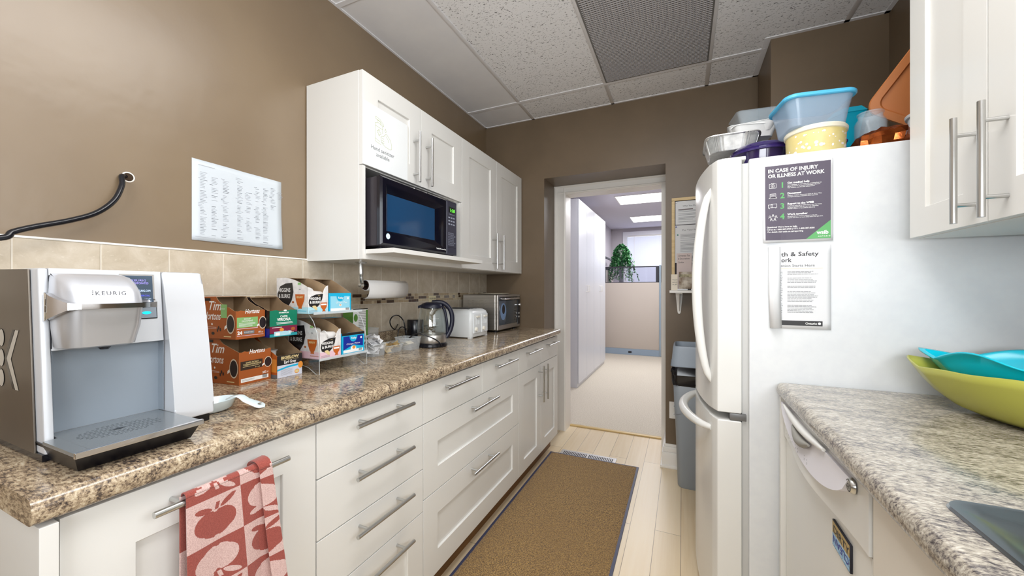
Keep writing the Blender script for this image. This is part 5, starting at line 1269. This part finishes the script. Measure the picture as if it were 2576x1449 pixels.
# ------------------------------------------------------------------ towel over the handle
def apple(u, v):       # u,v in -1..1, apple with stem and two leaves; True inside
    def el(cx, cy, rx, ry, a=0):
        x, y = u - cx, v - cy; x, y = x * cos(a) + y * sin(a), -x * sin(a) + y * cos(a); return (x / rx) ** 2 + (y / ry) ** 2 < 1
    body = (el(-.24, -.12, .50, .52) or el(.24, -.12, .50, .52) or el(0, -.38, .52, .42)) and not el(0, .42, .09, .12) and not el(.02, -.86, .12, .12)
    stem = abs(u - .03 - (v - .4) * .25) < .07 and .42 < v < .72
    leaf = el(-.42, .52, .30, .13, -.25) or el(.48, .66, .36, .11, .62)
    return body or stem or leaf
t_o = thing('dish_towel', 'red and pink apple-checked dish towel hung over the bar handle', 'towel', (-.842, .47, .83))
def towel_strip(name, sec, z_top, z_bot, xoff, front, NU, NV, u_w, back=False):
    """sec(u, d): (y, x) position of the cloth across width u at drop d"""
    b = MB(); lay = b.bm.loops.layers.uv.new('UV'); G = []
    for j in range(NV + 1):
        d = j / NV; row = []
        for i in range(NU + 1):
            u = i / NU; y, x = sec(u, d); row.append(b.v((x, y, z_top - (z_top - z_bot) * d if not callable(front) else front(u, d))))
        G.append(row)
    cw, chh = .122, .086
    for j in range(NV):
        for i in range(NU):
            u = (i + .5) / NU * u_w; v = (j + .5) / NV * (z_top - z_bot)
            cu, cv = int(u // cw), int((v + .068) // chh)
            lu = (u / cw % 1) * 2 - 1; lv = 1 - ((v + .068) / chh % 1) * 2
            if (cu + cv) % 2 == 0: lv = -lv
            inside = apple(lu * .98, lv * 1.0) 
            red = inside ^ bool((cu + cv) % 2 == 0)
            if back: red = not red
            b.f([G[j][i], G[j][i + 1], G[j + 1][i + 1], G[j + 1][i]], 1 if red else 0)
    o = b.build(name, [M_tp, M_tr], t_o, solid=.0022); return o
M_tp = noisy('pale pink terry', S(218, 188, 182), S(192, 156, 150), 500, .9, .5, .0015, 600, sheen=.3)
M_tr = noisy('brick red terry', S(158, 76, 64), S(138, 60, 50), 500, .9, .5, .0015, 600, sheen=.3)
XH = XFB + .038
def cross(u):   # folded cross-section: returns (y offset 0..1 scaled m, layer)
    K_ = [(0, 0, 0), (.66, .118, .0), (.76, .138, .004), (.83, .126, .013), (.95, .150, .016), (1, .152, .004)]
    for (a, y0, l0), (c_, y1, l1) in zip(K_, K_[1:]):
        if u <= c_: w = (u - a) / (c_ - a); w = w * w * (3 - 2 * w) if y1 < y0 or a > .6 else w; return y0 + (y1 - y0) * w, l0 + (l1 - l0) * w
    return K_[-1][1:]
def sec_front(u, d):
    y, l = cross(u); spread = 1 + .16 * d; sl = .012 * d * (u > .62)
    x = XH + .0085 + l * (1 + .4 * d) + .004 * sin(u * 13 + d * 3) * d + .006 * d
    return (.396 + y * spread + .012 * d * u, x)
towel_strip('front_panel', sec_front, .8325, .50, 0, lambda u, d: .8345 - .3345 * d - .003 * 0, 220, 300, .235)
# rounded top over the bar
b = MB(); NU = 160; rowsA = []
for k in range(9):
    a = pi * k / 8; row = []
    for i in range(NU + 1):
        u = i / NU; y, l = cross(u); r = .0085 + l
        row.append((XH + r * cos(a), .396 + y, .8345 + (.0085 + l * .6) * sin(a)))
    rowsA.append(row)
b2 = [[b.v(p) for p in r] for r in rowsA]
for j in range(8):
    for i in range(NU):
        u = (i + .5) / NU * .235; v = -(j + .5) / 8 * .027; cw, chh = .122, .086
        cu, cv = int(u // cw), int((v + .068) // chh); lu = (u / cw % 1) * 2 - 1; lv = 1 - ((v + .068) / chh % 1) * 2
        if (cu + cv) % 2 == 0: lv = -lv
        red = apple(lu * .98, lv * 1.0) ^ ((cu + cv) % 2 == 0)
        b.f([b2[j][i], b2[j][i + 1], b2[j + 1][i + 1], b2[j + 1][i]], 1 if red else 0)
b.build('top_fold', [M_tp, M_tr], t_o, solid=.0022)
def sec_back(u, d):
    y, l = cross(u); return (.394 + y * 1.0 + .022 * d * u + .006 * d * u, XH - .0085 - l * .35 - .004 * d * sin(u * 9) + .0)
towel_strip('back_panel', sec_back, .8325, .52, 0, lambda u, d: .8345 - .31 * d, 90, 120, .235, back=True)

# ------------------------------------------------------------------ floor things
t = thing('floor_mat', 'golden brown runner mat with dark rubber border in the aisle', 'mat', (-.6, 2.0, 0))
b = MB(); b.box(-.905, -.272, 1.05, 2.735, .0005, .005, bev=.0015); b.build('rubber_border', mat('blue grey rubber', S(62, 66, 92), .5), t, wn=True)
b = MB(); rm = random.Random(1); nx, ny = 60, 160; x0, x1, y0, y1 = -.892, -.285, 1.065, 2.722
G = [[b.v((x0 + (x1 - x0) * i / nx + (rm.uniform(-.001, .001)), y0 + (y1 - y0) * j / ny + (rm.uniform(-.001, .001)), .0046 + (.006 + rm.uniform(-.001, .001) if 0 < i < nx and 0 < j < ny else 0))) for j in range(ny + 1)] for i in range(nx + 1)]
for i in range(nx):
    for j in range(ny): b.f([G[i][j], G[i + 1][j], G[i + 1][j + 1], G[i][j + 1]])
b.build('pile', M_mat, t)
t = thing('floor_register', 'slotted metal floor vent partly under the mat edge', 'vent', (-.633, 2.77, 0))
b = MB(); b.box(-.835, -.43, 2.71, 2.815, .0004, .0028, bev=.001, seg=1); b.build('plate', mat('satin metal', S(196, 194, 192), .35, .6), t)
b = MB()
for k in range(15):
    for s in (0, 1): b.rect((-.812 + k * .0118 + s * .187, 2.74, .0031), XP, YP, .0062, .052, 0)
b.build('slots', M_blackm, t, normals=False)

# trash can
t = thing('trash_can', 'slim grey trash can with black liner between wall and fridge', 'trash can', (.17, 2.67, 0))
def tring(z, g): return rrect(-.022 - g, .40 + g, 2.565 - g, 2.79 + g * .4, .035, z, 6)
b = MB(); b.loft([tring(.001, .0), tring(.01, .004), tring(.42, .018), tring(.45, .022), tring(.70, .03)], cap0=True); b.build('bin', M_can, t, solid=.003, angle=50)
b = MB(); b.tube([(-.038 + .12 * k / 8, 2.5425 + .0 * k, .455 + .04 * sin(k / 8 * pi / 2) ** 2) for k in range(9)], .0018, 6); b.build('crease', M_inkl, t)
b = MB(); rb = random.Random(8); rings = []
for z, g in ((.632, .030), (.638, .036), (.66, .04), (.70, .042), (.73, .040), (.76, .030)):
    rings.append([(x + rb.uniform(-.004, .004), y + rb.uniform(-.004, .004), zz + rb.uniform(-.005, .005)) for x, y, zz in tring(z, g)])
b.loft(rings); b.build('liner', M_bag, t, angle=12)
b = MB(); b.loft([tring(.752, .046), tring(.748, .043), tring(.86, .032), tring(.872, .026), tring(.872, .020), tring(.862, .016), tring(.80, .006), tring(.78, -.01)]); b.build('lid', mat('light grey bin plastic', S(160, 172, 186), .4), t, angle=40)
b = MB(); b.lathe([(0, 0), (.014, 0), (.018, .02), (.008, .05), (0, .055)], (-.058, 2.6, .70), 8, ax=Matrix.Rotation(.5, 3, 'Y')); b.build('liner_knot', M_bag, t)

# outlet
t = thing('wall_outlet', 'white duplex outlet low on the far brown wall', 'outlet', (-.045, YF, .39))
b = MB(); b.box(-.083, -.011, YF - .005, YF, .335, .45, bev=.002); b.build('plate', M_trim, t, wn=True)
b = MB()
for z in (.365, .42):
    b.disc((-.047, YF - .0056, z), XP, ZP, .0155, .014, 0)
    for dx in (-.006, .006): b.rect((-.047 + dx - .001, YF - .006, z - .003), XP, ZP, .002, .008, 1)
    b.disc((-.047, YF - .006, z - .009), XP, ZP, .002, mi=1)
b.build('sockets', [M_w, M_blk], t, normals=False)

# bulletin board, shelf with cards
t = thing('bulletin_board', 'light wood framed bulletin board pinned with notices', 'bulletin board', (.16, YF, 1.58))
b = MB(); fx0, fx1, fz0, fz1 = -.068, .40, 1.29, 1.842
for a in ((fx0, fx1, fz1 - .02, fz1), (fx0, fx1, fz0, fz0 + .02), (fx0, fx0 + .02, fz0 + .02, fz1 - .02), (fx1 - .02, fx1, fz0 + .02, fz1 - .02)): b.box(a[0], a[1], YF - .016, YF - .0005, a[2], a[3], bev=.002)
b.build('frame', noisy('pine frame', S(226, 200, 150), S(212, 184, 132), 8, .5, stretch=(1, 1, 6)), t, wn=True)
b = MB(); b.box(fx0 + .02, fx1 - .02, YF - .006, YF - .0005, fz0 + .02, fz1 - .02); b.build('cork', noisy('dark board', S(60, 56, 62), S(50, 46, 52), 60, .8), t)
for nm, x0, x1, z0, z1, ti in (('notice', -.044, .17, 1.66, 1.818, 'What You Should Know'), ('notice', -.046, .17, 1.40, 1.655, 'For Your Protection')):
    b = MB(); b.box(x0, x1, YF - .008, YF - .0072, z0, z1); q = b.build(nm, M_paper, t)
    b = MB(lambda p: Vector((p.x, YF - .0086, p.y))); ymx = z1 - .03
    b.text(ti, (x0 + .045, z1 - .038, 0), XP, YP, .013, 0, width=.14)
    k = 0; z = z1 - .055
    if ti.startswith('W'): b.rect((x0 + .018, z - .004, 0), XP, YP, .09, .005, 2)
    while z > z0 + .015:
        z -= .0085; b.rect((x0 + .018 + .015 * (ti[0] == 'F'), z, 0), XP, YP, rg.uniform(.09, .16), .0022, 1)
        if rg.random() < .25: z -= .006
    b.build('print', [M_ink, M_inkl, mat('brown ink', S(96, 80, 76), .6)], q, normals=False)
b = MB()
for x, z, c_ in ((-.038, 1.81, 0), (-.04, 1.645, 1), (-.03, 1.59, 2)): b.lathe([(0, .007), (.004, .006), (.0045, 0)], (x, YF - .0085, z), 10, c_, ax=Matrix.Rotation(pi / 2, 3, 'X'))
b.build('pins', [M_w, M_navy, M_green], t)
b = MB(); b.rect((.07, 1.33, 0), XP, YP, .1, .09, 0); b.bm.faces.ensure_lookup_table()
for v_ in b.bm.verts: v_.co = Vector((v_.co.x, YF - .009, v_.co.y))
b.build('green_card', mat('green card', S(20, 150, 90), .5), t, normals=False)
t = thing('wall_shelf', 'small white bracket shelf below the bulletin board', 'shelf', (.15, YF - .07, 1.215))
b = MB(); b.box(-.078, .40, 2.70, YF - .0005, 1.196, 1.214, bev=.002); b.build('board', M_trim, t, wn=True)
for x in (-.02, .33):
    b = MB(); b.prism([(x - .024, YF - .006, 1.195), (x + .022, YF - .006, 1.195), (x + .009, YF - .006, 1.065), (x + .004, YF - .006, 1.054), (x - .006, YF - .006, 1.054), (x - .011, YF - .006, 1.065)], (0, .005, 0), bev=.001); b.prism([(x - .003, YF - .006, 1.195), (x - .003, YF - .006, 1.07), (x - .003, 2.73, 1.18), (x - .003, 2.72, 1.195)], (.005, 0, 0), bev=.001); b.box(x - .02, x + .018, 2.72, YF - .006, 1.19, 1.195); b.build('bracket', M_trim, t, wn=True)
def card(name, label, x0, x1, y, z1, m, lines, cat='card', tilt=.02):
    t = thing(name, label, cat, ((x0 + x1) / 2, y, 1.2145)); b = MB()
    b.prism([(x0, y, 1.2147), (x1, y, 1.2147), (x1, y + tilt, z1), (x0, y + tilt, z1)], (0, .0015, 0)); b.build('card', m, t)
    b = MB()
    def at(z): return y - .0006 + tilt * (z - 1.2147) / (z1 - 1.2147)
    for s_, z, sz, w in lines: b.text(s_, (x0 + .008, at(z), z), XP, Vector((0, tilt, z1 - 1.2147)), sz, 0, width=w, shear=.2 * (sz > .015))
    b.build('print', M_ink, t, normals=False); return t
card('card', 'pale pink thank you card standing on the small shelf', -.036, .056, 2.775, 1.462, mat('dusty pink card', S(212, 196, 192), .6), [('Christmas Tea', 1.44, .017, .07), ('& Decorations', 1.42, .017, .07), ('Cookies', 1.395, .017, .035)])
card('flyer', 'cream donation flyer leaning at left end of the shelf', -.07, -.03, 2.755, 1.32, mat('cream card', S(236, 226, 208), .6), [('Food', 1.28, .012, .028), ('parcel', 1.265, .012, .028), ('as gift', 1.25, .012, .028)], 'flyer')
t = thing('photo_book', 'small photo-covered booklet box standing on the shelf', 'booklet', (.02, 2.75, 1.215))
b = MB(); b.box(-.022, .09, 2.735, 2.765, 1.2148, 1.335, bev=.001); b.build('cover', noisy('brown photo print', S(206, 196, 180), S(120, 96, 72), 26, .4), t)
b = MB(); b.box(-.0225, .0905, 2.7345, 2.7655, 1.30, 1.318); b.build('spine_band', noisy('olive photo print', S(200, 190, 150), S(96, 84, 50), 40, .4), t)
b = MB(); b.tube([(-.03, 2.71, 1.219), (.03, 2.712, 1.219), (.075, 2.713, 1.219)], .0045, 10, 0); b.tube([(.03, 2.712, 1.219), (.05, 2.7125, 1.219)], .0048, 10, 1); tag(b.build('marker_pen', [M_silver, M_blk], None), 'grey and black marker pen lying on the shelf front', 'pen')

# ------------------------------------------------------------------ ceiling fixtures
def egg(name, label, y0, y1, lit):
    t = thing(name, label, 'ceiling light', (-.16, (y0 + y1) / 2, ZC), 'ceiling light panels')
    x0, x1 = -.449, .131
    b = MB()
    for a in ((x0 - .008, x0 + .004, y0, y1), (x1 - .004, x1 + .008, y0, y1), (x0 + .004, x1 - .004, y0, y0 + .008), (x0 + .004, x1 - .004, y1 - .008, y1)): b.box(*a, ZC - .006, ZC - .0005)
    b.build('frame', mat('dark fixture frame', S(110, 108, 106), .5), t)
    b = MB(); b.box(x0, x1, y0, y1, ZC - .0012, ZC - .0004); b.build('backing', M_emit if lit else mat('grey backing', S(116, 112, 112), .8), t)
    b = MB(); n1, n2 = 42, 86
    if not lit:
        for i in range(1, n1): b.box(x0 + (x1 - x0) * i / n1 - .0016, x0 + (x1 - x0) * i / n1 + .0016, y0, y1, ZC - .008, ZC - .0013)
        for j in range(1, n2): b.box(x0, x1, y0 + (y1 - y0) * j / n2 - .0016, y0 + (y1 - y0) * j / n2 + .0016, ZC - .0081, ZC - .0013)
        b.build('louvre', mat('grey louvre', S(176, 172, 172), .5), t, smooth=False)
egg('ceiling_light', 'unlit grey egg-crate ceiling light panel above the aisle', 1.335, 2.525, False)
egg('ceiling_light', 'lit ceiling light panel next to the unlit grey one', .115, 1.305, True)

# ------------------------------------------------------------------ office beyond the doorway
OZ = 2.6
b = MB(); b.box(-1.62, 2.2, 3.345, 9.0, -.04, .008); struct('floor_office', b, M_ocarp)
b = MB(); b.box(-1.62, -1.5, 3.35, 9.1, 0, 2.75); struct('wall_office_left', b, M_off)
b = MB(); b.box(2.2, 2.3, 3.35, 9.1, 0, 2.75); struct('wall_office_right', b, M_off)
b = MB(); b.box(-1.62, 2.3, 3.35, 9.1, OZ, OZ + .04); struct('ceiling_office', b, M_lav)
b = MB(); b.box(-1.5, -.97, 3.345, 3.36, 0, OZ); b.box(-.08, 2.2, 3.345, 3.36, 0, OZ); b.box(-.97, -.08, 3.345, 3.36, 2.1, OZ); struct('wall_office_near', b, M_off)
b = MB(); b.box(-1.5, -1.16, 9.0, 9.1, 0, OZ); b.box(.1, 2.2, 9.0, 9.1, 0, OZ); b.box(-1.16, .1, 9.0, 9.1, 0, .9); b.box(-1.16, .1, 9.0, 9.1, 2.46, OZ); struct('wall_office_far', b, M_off)
w2 = tag(bpy.data.objects.new('window_2', None), kind='structure'); COL.objects.link(w2); w2.location = (-.53, 9.0, 1.7)
b = MB()
for a in ((-1.245, -1.15, .82, 2.525), (.09, .185, .82, 2.525), (-1.15, .09, 2.44, 2.525), (-1.15, .09, .82, .905)): b.box(a[0], a[1], 8.975, 9.01, a[2], a[3], bev=.003)
b.build('window_frame', mat('white window paint', S(236, 236, 244), .4), w2, wn=True)
b = MB(); b.box(-1.15, .09, 9.085, 9.09, .9, 2.45); b.build('pane', mat('overcast sky glow', S(235, 240, 255), .5, emit=(.86, .9, 1, 1), es=.9), w2)
t = thing('window_blind', 'white horizontal slat blind covering the office window', 'blind', (-.53, 8.99, 2.4))
b = MB(); z = 2.405
while z > .95: b.prism([(-1.14, 9.012, z), (-1.14, 9.019, z - .023), (-1.14, 9.020, z - .0225), (-1.14, 9.013, z + .0005)], (1.22, 0, 0)); z -= .021
b.build('slats', M_blind, t, smooth=False)
b = MB(); b.box(-1.145, .085, 9.0, 9.04, 2.41, 2.44, bev=.002); b.build('head_rail', M_trim, t)
b = MB()
for x in (-1.0, -.45, .0): b.box(x - .004, x + .004, 9.008, 9.011, .95, 2.41)
b.build('ladder_cords', M_trim, t)
for i, (y0, y1) in enumerate(((4.07, 4.63), (5.81, 6.39), (7.57, 8.17))):
    nm = ('first', 'nearer visible', 'farther visible')[i]
    if i == 0: continue
    t = thing('office_light', '%s rectangular lit ceiling panel in the office' % nm, 'ceiling light', (-.3, (y0 + y1) / 2, OZ), 'office ceiling lights')
    b = MB(); b.box(-.915, .3, y0, y1, OZ - .004, OZ - .0005); b.build('diffuser', M_emit, t)
    b = MB()
    for a in ((-.93, -.915, y0 - .015, y1 + .015), (.3, .315, y0 - .015, y1 + .015), (-.915, .3, y0 - .015, y0), (-.915, .3, y1, y1 + .015)): b.box(*a, OZ - .006, OZ - .0005)
    b.build('frame', M_trim, t)
M_ocab = mat('office cabinet white', S(216, 218, 224), .3)
for (y0, y1, lab) in ((4.6, 5.485, 'nearer tall white two-door cabinet in the office'), (5.49, 6.37, 'farther tall white two-door cabinet in the office')):
    t = thing('storage_cabinet', lab, 'cabinet', (-1.33, (y0 + y1) / 2, .01), 'tall office cabinets')
    b = MB(); b.box(-1.498, -1.18, y0, y1, .009, 2.335, bev=.002); b.build('body', M_ocab, t, wn=True)
    ym = (y0 + y1) / 2
    for a, c_, hy in ((y0 + .002, ym - .002, ym - .05), (ym + .002, y1 - .002, ym + .05)):
        b = MB(); b.box(-1.179, -1.16, a + .002, c_ - .002, .06, 2.333, bev=.003); dd_ = b.build('door', M_ocab, t, wn=True)
        b = MB(); b.tube([(-1.16, hy, 1.27), (-1.135, hy, 1.27), (-1.135, hy, 1.19), (-1.16, hy, 1.19)], .006, 8); b.build('handle', M_trim, dd_)
t = thing('office_partition', 'beige fabric cubicle partition with a dark framed glass top', 'partition', (-.8, 7.35, .01))
b = MB(); b.box(-1.36, -.385, 7.35, 7.40, .12, 1.345, bev=.004); b.build('fabric_panel', noisy('beige partition fabric', S(206, 196, 186), S(200, 189, 178), 200, .9), t)
b = MB(); b.box(-1.36, -.385, 7.345, 7.405, .01, .12); b.build('base_rail', mat('blue grey rail', S(150, 168, 186), .4), t)
b = MB(); b.box(-.92, -.86, 7.342, 7.346, .045, .075); b.build('cable_port', M_black, t)
b = MB()
for a in ((-1.36, -.385, 1.335, 1.355), (-1.36, -.385, 1.625, 1.645), (-1.36, -1.335, 1.355, 1.625), (-.44, -.385, 1.355, 1.625)): b.box(a[0], a[1], 7.36, 7.39, a[2], a[3])
b.build('glass_frame', mat('charcoal frame', S(46, 46, 54), .4), t)
b = MB(); b.box(-1.335, -.44, 7.373, 7.377, 1.355, 1.625); b.build('glass_pane', glassy('pale partition glass', refl=.03, tint=(.82, .82, .86, 1)), t)
b = MB(); b.box(-.384, -.352, 7.34, 7.41, .01, 1.66, bev=.006); b.build('post', mat('silver post', S(158, 176, 190), .35, .3), t, wn=True)
t = thing('office_partition', 'second partition running back from the silver post', 'partition', (-.1, 7.38, .01))
b = MB(); b.box(-.351, .6, 7.35, 7.40, .01, 1.345); b.build('fabric_panel', MATS['beige partition fabric'], t); b = MB(); b.box(-.351, .6, 7.36, 7.39, 1.345, 1.645); b.build('glass_frame', MATS['charcoal frame'], t)
t = thing('office_partition', 'dark edged side partition behind the office cabinets', 'partition', (-1.38, 7.8, .01))
b = MB(); b.box(-1.40, -1.362, 7.36, 8.4, .01, 1.6); b.build('fabric_panel', MATS['beige partition fabric'], t); b = MB(); b.box(-1.40, -1.362, 7.33, 7.358, .01, 1.86); b.box(-1.40, -1.362, 7.358, 8.4, 1.6, 1.64); b.box(-1.4, -1.362, 7.358, 8.4, 1.83, 1.86); b.build('frame', MATS['charcoal frame'], t)
# ivy
t = thing('ivy_plant', 'bushy green trailing ivy hanging behind the office glass partition', 'plant', (-1.1, 7.85, 1.75))
b = MB(); ri = random.Random(6)
def leaf(c_, s_, rnd):
    rot = Matrix.Rotation(rnd.uniform(0, 6.28), 3, 'Z') @ Matrix.Rotation(rnd.uniform(-.9, .9), 3, 'X') @ Matrix.Rotation(rnd.uniform(-.5, .8), 3, 'Y')
    pts = [(0, -.5), (.42, -.25), (.38, .12), (.14, .2), (0, .6), (-.14, .2), (-.38, .12), (-.42, -.25)]
    b.poly([Vector(c_) + rot @ Vector((x * s_, y * s_, .08 * s_ * abs(x))) for x, y in pts], ri.choice([0, 0, 1, 2]))
for k in range(150):
    a = ri.uniform(0, 6.28); r = .155 * ri.random() ** .5 ; x = -1.11 + r * cos(a) * .9; y = 7.82 + r * sin(a) * .6; z = 2.12 - .14 * (r / .155) ** 2
    L = ri.uniform(.2, .45) if k % 4 else ri.uniform(.45, .74); n = int(L / .017); x1 = x; y1 = y
    for q in range(n):
        x1 += ri.uniform(-.012, .012) + (.003 * cos(a)); y1 += ri.uniform(-.006, .006); leaf((x1, y1, z - q * .017), ri.uniform(.028, .05), ri)
b.build('leaves', [noisy('ivy green', S(84, 158, 100), S(56, 124, 72), 30, .5), noisy('ivy light green', S(140, 200, 140), S(110, 178, 118), 30, .5), noisy('ivy dark green', S(44, 104, 62), S(24, 70, 42), 30, .5)], t, smooth=False, normals=False)
b = MB(); b.lathe([(0, 0), (.07, 0), (.09, .12), (.095, .13), (.085, .13), (0, .125)], (-1.11, 7.82, 1.86), 24); b.build('pot', M_w, t)
b = MB(); b.box(-1.15, -1.07, 7.78, 7.86, .01, 1.859, bev=.004); tag(b.build('plant_stand', mat('grey stand', S(130, 132, 140), .5), None), 'grey stand behind the office partition carrying the ivy', 'stand')
